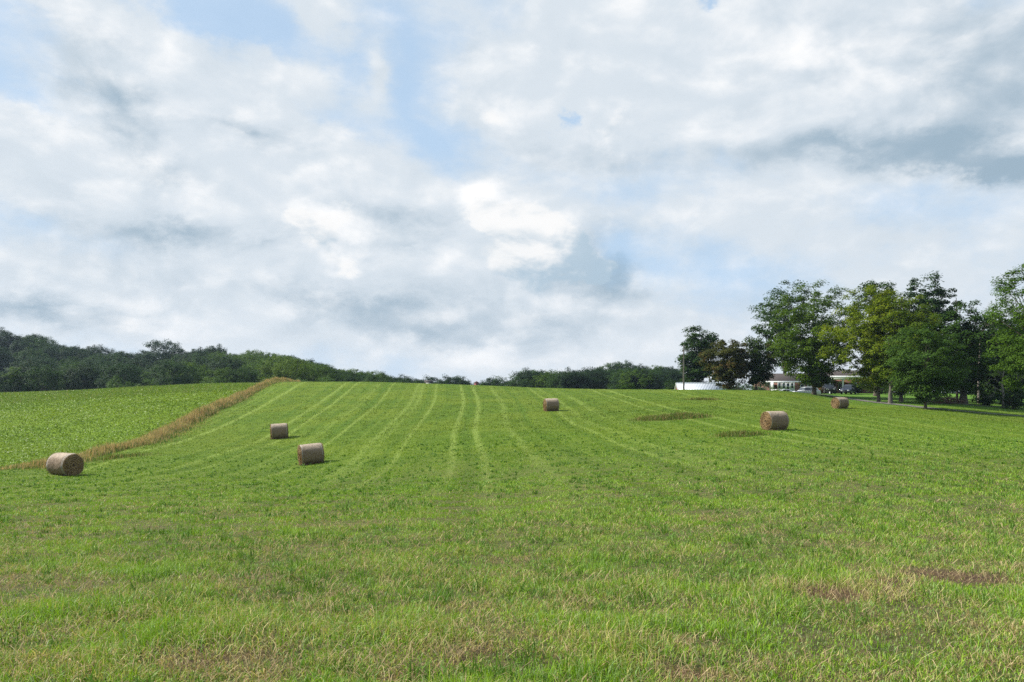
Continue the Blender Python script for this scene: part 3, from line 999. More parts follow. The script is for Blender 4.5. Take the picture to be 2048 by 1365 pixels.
def tube(P, Rad, k=7):
    """tapered tube through points"""
    P = np.asarray(P, float); n = len(P)
    T = np.gradient(P, axis=0); T /= np.linalg.norm(T, axis=1)[:, None] + 1e-9
    ref = np.array([1., 0.13, 0.07]) if abs(T[0][0]) < .8 else np.array([.1, 1., .1])
    A = np.cross(T, ref); A /= np.linalg.norm(A, axis=1)[:, None] + 1e-9
    B = np.cross(T, A)
    a = np.linspace(0, 2 * pi, k, endpoint=False)
    V = (P[:, None, :] + (A[:, None, :] * np.cos(a)[None, :, None] + B[:, None, :] * np.sin(a)[None, :, None]) * np.asarray(Rad)[:, None, None]).reshape(-1, 3)
    i, j = np.meshgrid(np.arange(n - 1), np.arange(k), indexing='ij')
    Q = np.stack([i * k + j, i * k + (j + 1) % k, (i + 1) * k + (j + 1) % k, (i + 1) * k + j], -1).reshape(-1, 4)
    return V, Q


def join(parts):
    Vs, Qs, n = [], [], 0
    for V, Q in parts:
        Vs.append(V); Qs.append(np.asarray(Q) + n); n += len(V)
    return np.vstack(Vs), np.vstack(Qs)


def bez(a, b, c, n):
    t = np.linspace(0, 1, n)[:, None]
    return (1 - t) ** 2 * a + 2 * t * (1 - t) * b + t * t * c


def leaf_quads(C, N, S, g, tilt=.6):
    a = np.cross(N, g.normal(0, 1, C.shape)); a /= np.linalg.norm(a, axis=1)[:, None] + 1e-9
    b = np.cross(N, a)
    S = S[:, None]
    fold = N * S * .25
    return np.stack([C - a * S, C - b * S * .55 - fold, C + a * S, C + b * S * .55 - fold], 1)


def tree_shapes(h, w, base, seed, nclus, lpc, ls, c1, c2, c3=None, trunk_r=None, tight=False, lean=0.0, top=.55, flatc=.62, airy=0.0, lobes=7, droop=.25, clus_r=None, dark=.0):
    """crown made of many leaf sprays carried at the ends of limbs.
    base = clear trunk height, top = height of the widest part (0..1 of the crown), airy = share of gaps"""
    g = np.random.default_rng(seed)
    ch = h - base
    zc = base + ch * top
    # lobes
    ld = g.normal(0, 1, (lobes, 3)); ld[:, 2] = np.abs(ld[:, 2]) * .8 - .1; ld /= np.linalg.norm(ld, axis=1)[:, None]
    la = g.uniform(.12, .34, lobes)
    D = g.normal(0, 1, (nclus * 3, 3)); D /= np.linalg.norm(D, axis=1)[:, None]
    k = g.random(len(D)) > airy * .0
    D = D[k][:nclus]
    rr = g.random(len(D)) ** .42
    if tight:
        rr = g.random(len(D)) ** .25 * .97
    rr = np.where(g.random(len(D)) < (.0 if tight else .12), rr * g.uniform(.9, 1.12, len(D)), rr)
    amp = .96 + (np.maximum((D @ ld.T) - .72, 0) / .28 * la).sum(1)
    up = D[:, 2] > 0
    rx = w / 2 * amp
    rz = np.where(up, ch * (1 - top), ch * top) * np.where(up, np.minimum(amp, 1.08), 1.0)
    C = np.stack([D[:, 0] * rx * rr, D[:, 1] * rx * rr, zc + D[:, 2] * rz * rr], 1)
    C[:, 2] = np.clip(C[:, 2], base * .95, h * 1.0)
    if airy:
        hole = fbm(C[:, 0] * .45 + seed, C[:, 2] * .45 + C[:, 1] * .3, seed, 2)
        C = C[hole > np.quantile(hole, airy)]
    n = len(C)
    cr = (clus_r or w * .10) * g.uniform(.7, 1.5, n)
    # leaves
    m = n * lpc
    ci_ = np.repeat(np.arange(n), lpc)
    U = g.normal(0, 1, (m, 3)); U /= np.linalg.norm(U, axis=1)[:, None]
    rad = g.random(m) ** .5
    off = U * rad[:, None] * cr[ci_, None]
    off[:, 2] *= flatc
    off[:, 2] -= droop * (off[:, 0] ** 2 + off[:, 1] ** 2) / np.maximum(cr[ci_], .1)
    P = C[ci_] + off
    outw = P - np.array([0, 0, zc - ch * .15]); outw /= np.linalg.norm(outw, axis=1)[:, None] + 1e-9
    N = outw * .55 + U * .35 + np.array([0, 0, .75]) + g.normal(0, .42, (m, 3))
    N /= np.linalg.norm(N, axis=1)[:, None]
    S = ls * g.uniform(.6, 1.35, m)
    L = leaf_quads(P, N, S, g).reshape(-1, 3)
    LQ = np.arange(m * 4).reshape(m, 4)
    tone = g.random(n)[ci_] * .55 + g.random(m) * .45
    c = mixc(np.tile(np.array(c1, float), (m, 1)), np.array(c2, float), tone)
    if c3 is not None:
        pick = (fbm(C[:, 0] * .5, C[:, 2] * .5 + C[:, 1], seed + 5, 2) > .55)[ci_] & (g.random(m) < .6)
        c = np.where(pick[:, None], np.array(c3), c)
    c = c * g.uniform(.7, 1.1, m)[:, None] * np.array([1, 1, .8])
    cc = np.ones((m, 4, 4), np.float32); cc[:, :, :3] = c[:, None, :]
    # wood
    tr = trunk_r or h * .018
    nt = 9
    tz = np.linspace(0, 1, nt)
    th_ = h * .80
    tp = np.stack([lean * tz * th_ + np.cumsum(g.normal(0, .012 * h, nt)) * tz, np.cumsum(g.normal(0, .010 * h, nt)) * tz, tz * th_ - .15], 1)
    trad = tr * (1 - .86 * tz ** .85); trad[0] *= 1.45
    parts = [tube(tp, trad, 9)]
    nl = min(n, 34)
    for idx in g.choice(n, nl, replace=False):
        tgt = C[idx]
        zz = np.clip((tgt[2] - base * .3) * g.uniform(.35, .72), base * .75, th_ * .95)
        f = zz / th_
        a = np.array([np.interp(f, tz, tp[:, q_]) for q_ in range(3)])
        mid = a * .45 + tgt * .55; mid[2] += -.08 * h * g.random() + .05 * np.linalg.norm(tgt - a) * g.random(); mid[:2] += g.normal(0, .03 * w, 2)
        r0 = max(np.interp(f, tz, trad) * .48, .03)
        parts.append(tube(bez(a, mid, tgt, 6), np.linspace(r0, .015 + r0 * .12, 6), 5))
    W = join(parts)
    return (L, LQ, cc.reshape(-1, 4)), W


def tree(name, loc, shapes, label, cat='tree', group=None, bark=None, rz=0.0, crown='crown'):
    root = empty(name, loc, rz, label=label, cat=cat, group=group)
    (L, LQ, cc), W = shapes
    tk = mesh('trunk', W[0], W[1], bark or M_BARK, root, smooth=True)
    cr = mesh(crown, L, LQ, M_LEAF, root)
    set_col(cr, 'col', cc)
    return root


def dup(root, loc, rz, scale, label=None, group=None):
    r = root.copy(); col.objects.link(r)
    r.location = loc; r.rotation_euler = (0, 0, rz); r.scale = scale
    if label:
        r['label'] = label
    if group:
        r['group'] = group
    for ch in list(root.children):
        c = ch.copy(); col.objects.link(c); c.parent = r
        c.matrix_parent_inverse = ch.matrix_parent_inverse
    return r


def tree_px(name, px, base_py, top_py, wpx, label, d=None, trunk=.15, cx=0, **kw):
    """tree whose foot is seen at (px, base_py)"""
    if d is None:
        x, y, z = ground_at(px, base_py, 60, 400)
    else:
        x, y, z = at(px, d)
    h = (base_py - top_py) * y / F if d is None else CZ + (H0 - top_py) * y / F - z
    wd = wpx * y / F
    rz = kw.pop('rz', 0)
    bark = kw.pop('bark', None)
    group = kw.pop('group', None)
    sh = tree_shapes(h, wd, h * trunk, **kw)
    if cx:
        s = cx * y / F
        L = sh[0][0]; L[:, 0] += s * np.clip(L[:, 2] / h * 1.6, 0, 1)
        W = sh[1][0]; W[:, 0] += s * np.clip((W[:, 2] / h - .12) * 1.6, 0, 1)
    return tree(name, (x, y, z), sh, label, rz=rz, bark=bark, group=group)


G_D1, G_D2 = (.022, .055, .008), (.045, .095, .014)      # dark
G_M1, G_M2 = (.045, .092, .006), (.095, .160, .010)      # maple green
G_Y1, G_Y2 = (.082, .130, .006), (.165, .225, .010)      # yellowing
G_B1, G_B2 = (.018, .046, .014), (.036, .076, .022)      # blue dark

tree_px('broadleaf_tree', 1393, 781, 650, 62, 'ragged dark tree beside the utility pole, behind the metal shed', d=172, trunk=.10, seed=21, nclus=190, lpc=80, ls=.24, c1=G_B1, c2=G_D2, top=.42, airy=.0, flatc=.45, clus_r=1.15, lobes=9)
tree_px('broadleaf_tree', 1432, 781, 668, 52, 'small dark tree rising behind the rounded brownish tree', d=176, trunk=.15, seed=22, nclus=79, lpc=60, ls=.24, c1=G_B1, c2=G_D2, top=.6, airy=.2, flatc=.4, clus_r=1.1)
tree_px('rounded_tree', 1458, 781, 676, 88, 'rounded bushy tree with brownish foliage, right of the metal shed', d=139, trunk=.03, seed=23, nclus=246, lpc=70, ls=.17, c1=(.040, .052, .010), c2=(.082, .086, .018), c3=(.11, .075, .025), top=.52, flatc=.5, clus_r=.8)
tree_px('broadleaf_tree', 1512, 782, 676, 78, 'shadowy green tree between the brownish tree and the big maple', d=141, trunk=.12, seed=24, nclus=159, lpc=64, ls=.2, c1=(.028, .058, .010), c2=(.058, .098, .015), c3=(.07, .07, .02), top=.5, airy=.08, clus_r=.95)
tree_px('tall_tree', 1567, 781, 566, 124, 'tall open-branched dark tree behind the big maple, left end of the house', d=176, trunk=.26, seed=25, nclus=217, lpc=70, ls=.25, c1=G_D1, c2=G_D2, top=.5, airy=.08, flatc=.42, clus_r=1.5, lobes=9, cx=2)
tree_px('maple_tree', 1628, 790, 566, 150, 'big green maple standing in front of the brick house', trunk=.08, seed=26, nclus=406, lpc=96, ls=.165, c1=G_M1, c2=G_M2, top=.42, flatc=.5, clus_r=1.0, lobes=9, airy=.03, trunk_r=.30)
tree_px('yellow_leaved_tree', 1757, 805, 572, 152, 'large yellowing tree with dark slim trunk, in front of the porch', trunk=.10, seed=27, nclus=362, lpc=100, ls=.155, c1=G_Y1, c2=G_Y2, c3=(.19, .235, .010), top=.45, flatc=.5, clus_r=.95, lobes=8, airy=.0, trunk_r=.21, cx=-3)
tree_px('yellow_leaved_tree', 1781, 808, 585, 130, 'yellow-green tree with pale thick trunk, right of the slim-trunked yellowing tree', trunk=.12, seed=28, nclus=275, lpc=96, ls=.155, c1=(.060, .11, .008), c2=(.13, .19, .012), c3=(.16, .21, .010), top=.5, flatc=.5, clus_r=.9, airy=.0, trunk_r=.27, cx=24, bark=M_BARKP)
tree_px('broadleaf_tree', 1802, 804, 625, 96, 'mid green tree with stout trunk behind the pale-trunked yellow-green tree', trunk=.10, seed=29, nclus=130, lpc=64, ls=.2, c1=G_D1, c2=G_M1, top=.5, clus_r=.95, trunk_r=.26, cx=10)
tree_px('tall_tree', 1856, 790, 551, 104, 'tall dark tree whose domed top shows above the yellow-green tree', d=134, trunk=.3, seed=30, nclus=217, lpc=72, ls=.21, c1=G_D1, c2=(.035, .075, .025), top=.55, flatc=.5, clus_r=.95, airy=.08)
tree_px('tall_tree', 1752, 790, 563, 82, 'dark tree whose top just shows over the left yellowing tree', d=138, trunk=.35, seed=31, nclus=130, lpc=64, ls=.22, c1=G_D1, c2=G_D2, top=.6, clus_r=.95)
tree_px('maple_tree', 1851, 819, 652, 134, 'small round maple nearest the field edge, beside the driveway', trunk=.10, seed=32, nclus=333, lpc=96, ls=.125, c1=G_M1, c2=(.075, .15, .03), top=.42, flatc=.5, clus_r=.72, lobes=9, airy=.0, trunk_r=.17)
tree_px('old_tree', 1926, 808, 602, 108, 'old dark tree with very thick flared trunk near the brush pile', trunk=.10, seed=33, nclus=275, lpc=70, ls=.2, c1=G_D1, c2=G_D2, top=.5, flatc=.5, clus_r=.95, airy=.08, trunk_r=.52, cx=-4)
tree_px('dense_tree', 1968, 808, 640, 90, 'dense dark green tree behind the grey dead branches', d=128, trunk=.03, seed=34, nclus=217, lpc=70, ls=.2, c1=G_B1, c2=G_D2, top=.5, clus_r=1.0, lobes=5)
tree_px('dense_tree', 2014, 812, 622, 116, 'dense dark tree filling the background left of the right-edge tree', d=124, trunk=.02, seed=35, nclus=319, lpc=74, ls=.2, c1=G_B1, c2=G_M1, top=.5, clus_r=1.0)
tree_px('dense_tree', 2090, 815, 600, 150, 'dense dark tree behind the bright tree at the right edge', d=128, trunk=.02, seed=36, nclus=290, lpc=70, ls=.22, c1=G_B1, c2=G_D2, top=.5, clus_r=1.1)
tree_px('bright_green_tree', 2096, 838, 520, 232, 'bright green tree reaching in from the right edge of the picture', d=84, trunk=.14, seed=37, nclus=391, lpc=100, ls=.125, c1=(.042, .092, .008), c2=(.082, .155, .014), top=.5, flatc=.5, clus_r=.88, lobes=9, trunk_r=.36)


def shrub_(px, py, d, wpx, hpx, label, c1, c2, seed, group=None, name='shrub'):
    x, y, z = at(px, d)
    z = CZ + (H0 - py) * y / F if py is not None and False else z
    wd, h = wpx * y / F, hpx * y / F
    sh = tree_shapes(h, wd, h * .05, seed, 36, 42, .13, c1, c2, top=.4, clus_r=wd * .16, trunk_r=.05)
    return tree(name, (x, y, z), sh, label, cat='shrub', group=group, crown='foliage')


for k_, (px, d, wp, hp, lb, a, b) in enumerate([
    (1470, 150, 44, 24, 'blue-green shrub at the foot of the brownish tree', (.05, .10, .06), (.10, .17, .11)),
    (1515, 152, 46, 26, 'blue-green shrub left of the brick chimney wall', (.05, .10, .06), (.11, .18, .12)),
    (1563, 146, 34, 7, 'low clipped dark hedge under the sunroom windows', G_D1, G_D2),
    (1716, 148, 26, 34, 'leafy dark shrub against the porch at its right end', G_D1, G_M1),
    (1762, 150, 40, 20, 'low dark shrub beside the right brick wall, under the yellowing tree', G_D1, G_D2),
    (1800, 146, 60, 26, 'wide dark shrub between the tree trunks right of the house', G_D1, G_D2),
    (1848, 142, 50, 34, 'dark undergrowth shrub behind the small maple', G_D1, G_D2),
    (1975, 118, 46, 30, 'shadowed undergrowth shrub right of the thick old trunk', G_B1, G_D1),
    (2025, 112, 60, 40, 'shadowed undergrowth shrub by the lawn at the right edge', G_B1, G_D1),
    (1346, 172, 44, 30, 'dark bush left of the red gable of the metal shed', G_B1, G_D2),
    (1252, 142, 34, 13, 'low dark bush on the crest under the far trees', G_D1, G_D2)]):
    shrub_(px, None, d, wp, hp, lb, a, b, 60 + k_)


# dead wood -------------------------------------------------------------
def bare_branches(root_pts, seed, depth=4, spread=.5, ln=2.6, r0=.07):
    g = np.random.default_rng(seed)
    parts = []

    def grow(p, dr, L, r, k):
        n = 5
        pts = [p]
        for _ in range(n - 1):
            dr = dr + g.normal(0, .16, 3); dr /= np.linalg.norm(dr)
            pts.append(pts[-1] + dr * L / (n - 1))
        parts.append(tube(np.array(pts), np.linspace(r, r * .55, n), 4))
        if k > 0:
            for _ in range(g.integers(2, 4)):
                nd = dr + g.normal(0, spread, 3); nd /= np.linalg.norm(nd)
                grow(pts[int(g.integers(2, n))], nd, L * g.uniform(.55, .85), r * .55, k - 1)
    for p, dr, L, r in root_pts:
        grow(np.array(p, float), np.array(dr, float) / np.linalg.norm(dr), L, r, depth)
    return join(parts)


x, y, z = at(2006, 116)
o = empty('dead_tree', (x, y, z), label='leafless grey dead tree standing before the dark trees at right', cat='dead tree')
Vt, Qt = tube([(0, 0, -.2), (.1, 0, 1.6), (-.1, .1, 3.4), (.1, 0, 5.2)], [.22, .17, .13, .09], 7)
mesh('trunk', Vt, Qt, M_DEAD, o, smooth=True)
Vt, Qt = bare_branches([((0, 0, 2.2), (-1, -.3, .5), 2.4, .07), ((0, .1, 3.2), (-1, -.5, .3), 2.4, .07), ((0, 0, 4), (-.8, -.2, .8), 2.2, .06), ((.1, 0, 5), (.2, -.2, 1), 2.1, .06), ((0, 0, 3.5), (1, -.4, .4), 2.0, .06), ((0, 0, 2.6), (.5, -.7, .1), 2.0, .05), ((0, 0, 4.6), (-.6, -.6, .3), 2.0, .05)], 5)
mesh('dead_branches', Vt, Qt, M_DEAD, o)
x, y, z = at(1958, 121)
o = empty('dead_tree', (x, y, z), label='bare twiggy treetop showing against the sky right of the old tree', cat='dead tree')
Vt, Qt = tube([(0, 0, -.2), (-.1, 0, 4), (.2, .1, 8), (.2, 0, 12.2)], [.2, .16, .12, .07], 7)
mesh('trunk', Vt, Qt, M_DEAD, o, smooth=True)
Vt, Qt = bare_branches([((.2, 0, 11), (-.4, -.1, 1), 1.8, .05), ((.2, 0, 12), (.6, 0, 1), 1.9, .05), ((.2, 0, 11), (1, 0, .5), 2.0, .05), ((.2, 0, 10), (1, -.2, .3), 1.9, .05)], 8, depth=4)
mesh('dead_branches', Vt, Qt, M_DEAD, o)
x, y, z = at(1914, 119)
o = empty('broken_trunk', (x, y, z), label='tall broken dead trunk poking above the old tree crown', cat='dead tree')
zt = CZ + (H0 - 596) * y / F - z
Vt, Qt = tube([(0, 0, -.2), (.05, 0, zt * .5), (-.1, 0, zt * .85), (-.12, 0, zt)], [.16, .13, .09, .04], 8)
mesh('trunk', Vt, Qt, M_BARK, o, smooth=True)
Vt, Qt = bare_branches([((-.1, 0, zt * .9), (.7, -.2, .5), .5, .04)], 4, depth=1)
mesh('limb_stub', Vt, Qt, M_BARK, o)

x, y, z = at(1893, 113)
gq = np.random.default_rng(3)
parts_, reds = [], []
for k_ in range(150):
    a = gq.uniform(0, pi); L_ = gq.uniform(.8, 2.6)
    cx_, cy_ = gq.normal(0, .95), gq.normal(0, .6)
    cz_ = gq.uniform(.05, .9) * max(0, 1 - (abs(cx_) / 2.3) ** 2)
    dr = np.array([math.cos(a), math.sin(a) * .6, gq.normal(-.05, .22)])
    c_ = np.array([cx_, cy_, cz_ + .08])
    P_ = np.stack([c_ - dr * L_ / 2, c_ + gq.normal(0, .06, 3), c_ + dr * L_ / 2]); P_[:, 2] = np.maximum(P_[:, 2], -.05)
    r_ = gq.uniform(.012, .045)
    (reds if k_ % 9 == 0 else parts_).append(tube(P_, [r_, r_ * .85, r_ * .5], 5))
o = empty('brush_pile', (x, y, z), label='heap of cut reddish-brown branches behind the small maple trunk', cat='brush pile')
mesh('dark_branches', *join(parts_), bark_mat('cut brush', (.05, .025, .018), (.14, .07, .05)), o)
mesh('pale_poles', *join(reds), bark_mat('peeled poles', (.30, .22, .16), (.46, .36, .28)), o)


# far woods --------------------------------------------------------------
PROTO = []
kinds = [((.022, .056, .010), (.046, .096, .016)), ((.015, .042, .014), (.030, .068, .022)), ((.046, .095, .010), (.088, .155, .014)), ((.014, .036, .017), (.032, .060, .026)), ((.028, .064, .018), (.052, .100, .026)), ((.062, .115, .010), (.115, .18, .018)), ((.013, .036, .010), (.026, .062, .015))]
for k_, (a, b) in enumerate(kinds):
    sh = tree_shapes(13.5, 10.6 + (k_ % 3), .4, 100 + k_, 150, 60, .25, a, b, tight=True, top=.46 + .04 * (k_ % 4), flatc=.75, clus_r=1.3, droop=.12, lobes=9, trunk_r=.22)
    PROTO.append(sh)


def proto_tree(k, name, loc, rz, s, label, group):
    """first use of a kind builds it, later ones copy it"""
    if isinstance(PROTO[k], tuple):
        r = tree(name, loc, PROTO[k], label, group=group, rz=rz)
        r.scale = (s * 1.0, s * 1.0, s)
        PROTO[k] = r
        return r
    r = dup(PROTO[k], loc, rz, (s, s, s), label, group)
    r.name = name
    return r


gq = np.random.default_rng(11)
SKY_L = [(-250, 640), (0, 657), (45, 655), (100, 668), (150, 686), (200, 690), (270, 700), (310, 695), (325, 685), (340, 690), (400, 680), (430, 680), (470, 690), (550, 704), (620, 717), (660, 730), (700, 739), (750, 742), (790, 752), (830, 760), (862, 768), (900, 790)]
cand = []
step_ = 12.3
for iy in np.arange(232, 440, step_ * 1.15):
    for ix in np.arange(-320, 60, step_):
        xx = ix + gq.uniform(-4, 4) + (step_ / 2 if int(iy / step_) % 2 else 0); yy = iy + gq.uniform(-5, 5)
        px = 1024 + F * xx / yy
        if -70 < px < 868:
            cand.append((yy, xx, px))
cand.sort()
WOOD_L = 'leafy green tree in the dense wood on the hillside beyond the left field'
GRP_L = 'trees of the wooded hillside at left'
edge = []
for yy, xx, px in cand:
    z = hz(xx, yy)
    lim = np.interp(px, [a for a, b in SKY_L], [b for a, b in SKY_L])
    top_allowed = CZ + (H0 - lim) * yy / F - z
    h = gq.uniform(10.5, 15.5)
    h = min(h, top_allowed + gq.uniform(-1.2, .5))
    if h < 6:
        continue
    # only trees whose top can be seen above the crest of the field
    crest = np.interp(px, [0, 150, 300, 480, 560, 700, 850], [787, 781, 775, 768, 762, 764, 768])
    if row_of(xx, yy, z + h) > crest - 3:
        continue
    edge.append((xx, yy, z, h, px))
# thin out the rows that only hide behind others: keep at most 205
if len(edge) > 215:
    sel = sorted(gq.choice(len(edge), 215, replace=False))
    edge = [edge[i] for i in sel]
for xx, yy, z, h, px in edge:
    k = int(gq.choice([0, 1, 3, 6, 1, 0] if px < 260 else [0, 2, 4, 5, 1, 2, 6, 3]))
    part_ = 'far left end' if px < 210 else 'left middle part' if px < 420 else 'right middle part' if px < 640 else 'low right end'
    lim_ = np.interp(px, [a for a, b in SKY_L], [b for a, b in SKY_L])
    rw_ = row_of(xx, yy, z + h)
    row_ = 'skyline' if rw_ < lim_ + 13 else 'lowest row' if yy < 275 else 'slope'
    proto_tree(k, 'woodland_tree', (xx, yy, z - .4), gq.uniform(0, 6.28), h / 13.5, 'leafy tree on the %s of the left wood, at its %s' % (row_, part_), 'left wood trees, %s of the %s' % (row_, part_))

WOOD_R = 'dark green tree in the wood behind the crest at right of the red tower'
GRP_R = 'trees of the wood beyond the field crest'
SKY_R = [(965, 765), (985, 746), (1005, 747), (1022, 765), (1035, 765), (1050, 742), (1065, 730), (1080, 741), (1140, 738), (1165, 741), (1190, 730), (1205, 733), (1225, 719), (1260, 720), (1270, 733), (1275, 724), (1300, 738), (1310, 728), (1330, 735), (1345, 730), (1360, 745), (1378, 750)]
nr = 0
for px, d, lo in ([(a, 262 + 14 * math.sin(a), 0) for a in list(range(975, 1015, 13)) + list(range(1046, 1378, 12))] + [(a, 300 + 10 * math.sin(a * 3), 0) for a in range(1052, 1378, 15)] + [(a, 425 + 8 * math.sin(a * 2), 1) for a in (1190, 1204, 1218, 1228, 1247, 1255, 1266, 1282, 1291, 1300, 1312, 1321, 1330, 1338, 1345, 1353, 1360, 1372)]):
    px = px + gq.uniform(-3, 3)
    x, y, z = at(px, d)
    lim = np.interp(px, [a for a, b in SKY_R], [b for a, b in SKY_R]) + (gq.uniform(2, 9) if not lo and px > 1180 else gq.uniform(-2, 6))
    if not lo:
        lim = max(lim, 738 if px < 1100 else 736)
    h = CZ + (H0 - lim) * y / F - z
    h = float(np.clip(h, 5, 19 if not lo else 17))
    k = int(gq.choice([1, 3, 6, 0, 2, 4, 3]))
    proto_tree(k, 'woodland_tree', (x, y, z - .3), gq.uniform(0, 6.28), h / 13.5, 'dark tree in the %s of the wood beyond the crest, %s' % ('hilltop row' if lo else 'front rows', 'nearer the red tower' if px < 1180 else 'nearer the utility pole'), 'wood beyond the crest, %s %s' % ('hilltop' if lo else 'front', 'left' if px < 1180 else 'right'))

WOOD_C = 'small distant tree on the skyline between the left wood and the red tower'
for px, top, d in [(792, 752, 300), (806, 751, 320), (822, 754, 310), (838, 759, 330), (852, 764, 330), (861, 751, 330), (876, 762, 340), (888, 759, 320), (900, 750, 300), (910, 749, 310), (921, 756, 300), (932, 763, 340), (943, 765, 340), (966, 763, 380)]:
    x, y, z = at(px, d)
    h = CZ + (H0 - top) * y / F - z
    k = int(gq.choice([1, 3, 6, 0]))
    proto_tree(k, 'woodland_tree', (x, y, z), gq.uniform(0, 6.28), h / 13.5, WOOD_C, 'distant skyline trees in the middle')

for px, top, d in [(1745, 735, 215), (1775, 715, 205), (1800, 700, 210), (1828, 690, 200), (1862, 690, 205), (1895, 700, 200), (1925, 680, 205), (1960, 670, 200), (1995, 660, 205), (2030, 650, 200), (2070, 640, 205), (1845, 730, 175), (1905, 735, 178), (1945, 720, 172), (1985, 700, 170), (2030, 690, 168)]:
    x, y, z = at(px, d)
    h = CZ + (H0 - top) * y / F - z
    proto_tree(int(gq.choice([1, 3, 6, 0])), 'woodland_tree', (x, y, z - .2), gq.uniform(0, 6.28), h / 13.5, 'shaded dark tree forming the backdrop behind the lawn trees at right', 'backdrop trees behind the lawn')

# two trees one can single out in the left wood
x, y, z = at(327, 395)
t_ = proto_tree(1, 'woodland_tree', (x, y, z), .5, (CZ + (H0 - 679) * y / F - z) / 13.5, 'single round treetop standing clear above the left wood skyline', None)
x, y, z = at(27, 226)
Vt, Qt = tube([(0, 0, -.2), (.1, 0, 3), (-.1, .1, 6.5), (.15, 0, 9.5)], [.16, .13, .09, .05], 6)
o = empty('pale_trunked_tree', (x, y, z), label='slender tree with bare pale trunk before the left wood edge', cat='tree')
mesh('trunk', Vt, Qt, M_BARKP, o, smooth=True)
(Lq, LQ, cc), _w = tree_shapes(11.5, 5, 6.5, 77, 30, 40, .26, kinds[2][0], kinds[2][1], clus_r=.8)
c_ = mesh('crown', Lq, LQ, M_LEAF, o); set_col(c_, 'col', cc)
# paler bushes along the foot of the left wood
for k_, (px, wp, hp) in enumerate([(235, 50, 28), (300, 40, 20), (430, 50, 26), (600, 40, 22), (655, 44, 26)]):
    lb = ['pale green bush at the foot of the left wood, nearest the dark part', 'low bush at the wood edge left of the pale field line', 'light green bush at the wood edge over the clover field crest',
          'pale bush at the wood edge just right of the brown grass', 'rightmost pale bush at the foot of the left wood'][k_]
    x, y, z = at(px, 205)
    h = max((CZ + (H0 - 776 + hp) * y / F) - z, 3)
    sh = tree_shapes(h, wp * y / F, .2, 150 + k_, 55, 44, .2, (.05, .10, .024), (.085, .15, .036), top=.5, clus_r=1.0)
    tree('bush', (x, y, z), sh, lb, cat='bush', crown='foliage')

# ------------------------------------------------------------------ buildings
def flatmat(name, c, rough=.7, metal=0.0, var=.12, scale=4.0, spec=.4):
    mt, t, p, o = material(name, rough)
    p.inputs['Metallic'].default_value = metal
    p.inputs['Specular IOR Level'].default_value = spec
    ob = t.n('ShaderNodeTexCoord').outputs['Object']
    n1 = t.noise(ob, scale, 5, .6)
    lo = tuple(v * (1 - var * 1.5) for v in c); hi = tuple(min(1, v * (1 + var)) for v in c)
    t.put(p.inputs['Base Color'], t.mix(t.step(n1, .35, .65), lo, hi))
    return mt


def brickmat():
    mt, t, p, o = material('red brick', .9)
    ob = t.n('ShaderNodeTexCoord').outputs['Object']
    s = t.n('ShaderNodeSeparateXYZ'); t.put(s.inputs[0], ob)
    cv = t.n('ShaderNodeCombineXYZ')
    t.put(cv.inputs[0], t.m('ADD', s.outputs[0], s.outputs[1])); t.put(cv.inputs[1], s.outputs[2])
    b = t.n('ShaderNodeTexBrick')
    t.put(b.inputs['Vector'], cv.outputs[0])
    b.inputs['Color1'].default_value = (.26, .085, .05, 1); b.inputs['Color2'].default_value = (.17, .055, .035, 1); b.inputs['Mortar'].default_value = (.34, .29, .25, 1)
    b.inputs['Scale'].default_value = 1.0; b.inputs['Mortar Size'].default_value = .008
    b.inputs['Brick Width'].default_value = .22; b.inputs['Row Height'].default_value = .075
    t.put(p.inputs['Base Color'], b.outputs['Color'])
    return mt


def corrugated(name, c, pitch=.25, axis=0):
    mt, t, p, o = material(name, .45)
    p.inputs['Metallic'].default_value = .25
    ob = t.n('ShaderNodeTexCoord').outputs['Object']
    s = t.n('ShaderNodeSeparateXYZ'); t.put(s.inputs[0], ob)
    wv = t.m('SINE', t.m('MULTIPLY', s.outputs[axis], 2 * pi / pitch))
    n1 = t.noise(ob, .8, 5, .6)
    t.put(p.inputs['Base Color'], t.mix(t.step(n1, .3, .7), tuple(v * .86 for v in c), c))
    b = t.n('ShaderNodeBump'); b.inputs['Strength'].default_value = .6; b.inputs['Distance'].default_value = .04
    t.put(b.inputs['Height'], wv); t.put(p.inputs['Normal'], b.outputs[0])
    return mt


def shinglemat():
    mt, t, p, o = material('dark roof shingles', .9)
    ob = t.n('ShaderNodeTexCoord').outputs['Object']
    b = t.n('ShaderNodeTexBrick')
    t.put(b.inputs['Vector'], ob)
    b.inputs['Color1'].default_value = (.050, .040, .038, 1); b.inputs['Color2'].default_value = (.085, .068, .062, 1); b.inputs['Mortar'].default_value = (.02, .017, .016, 1)
    b.inputs['Scale'].default_value = 1.0; b.inputs['Brick Width'].default_value = .33; b.inputs['Row Height'].default_value = .14; b.inputs['Mortar Size'].default_value = .01
    t.put(p.inputs['Base Color'], b.outputs['Color'])
    return mt


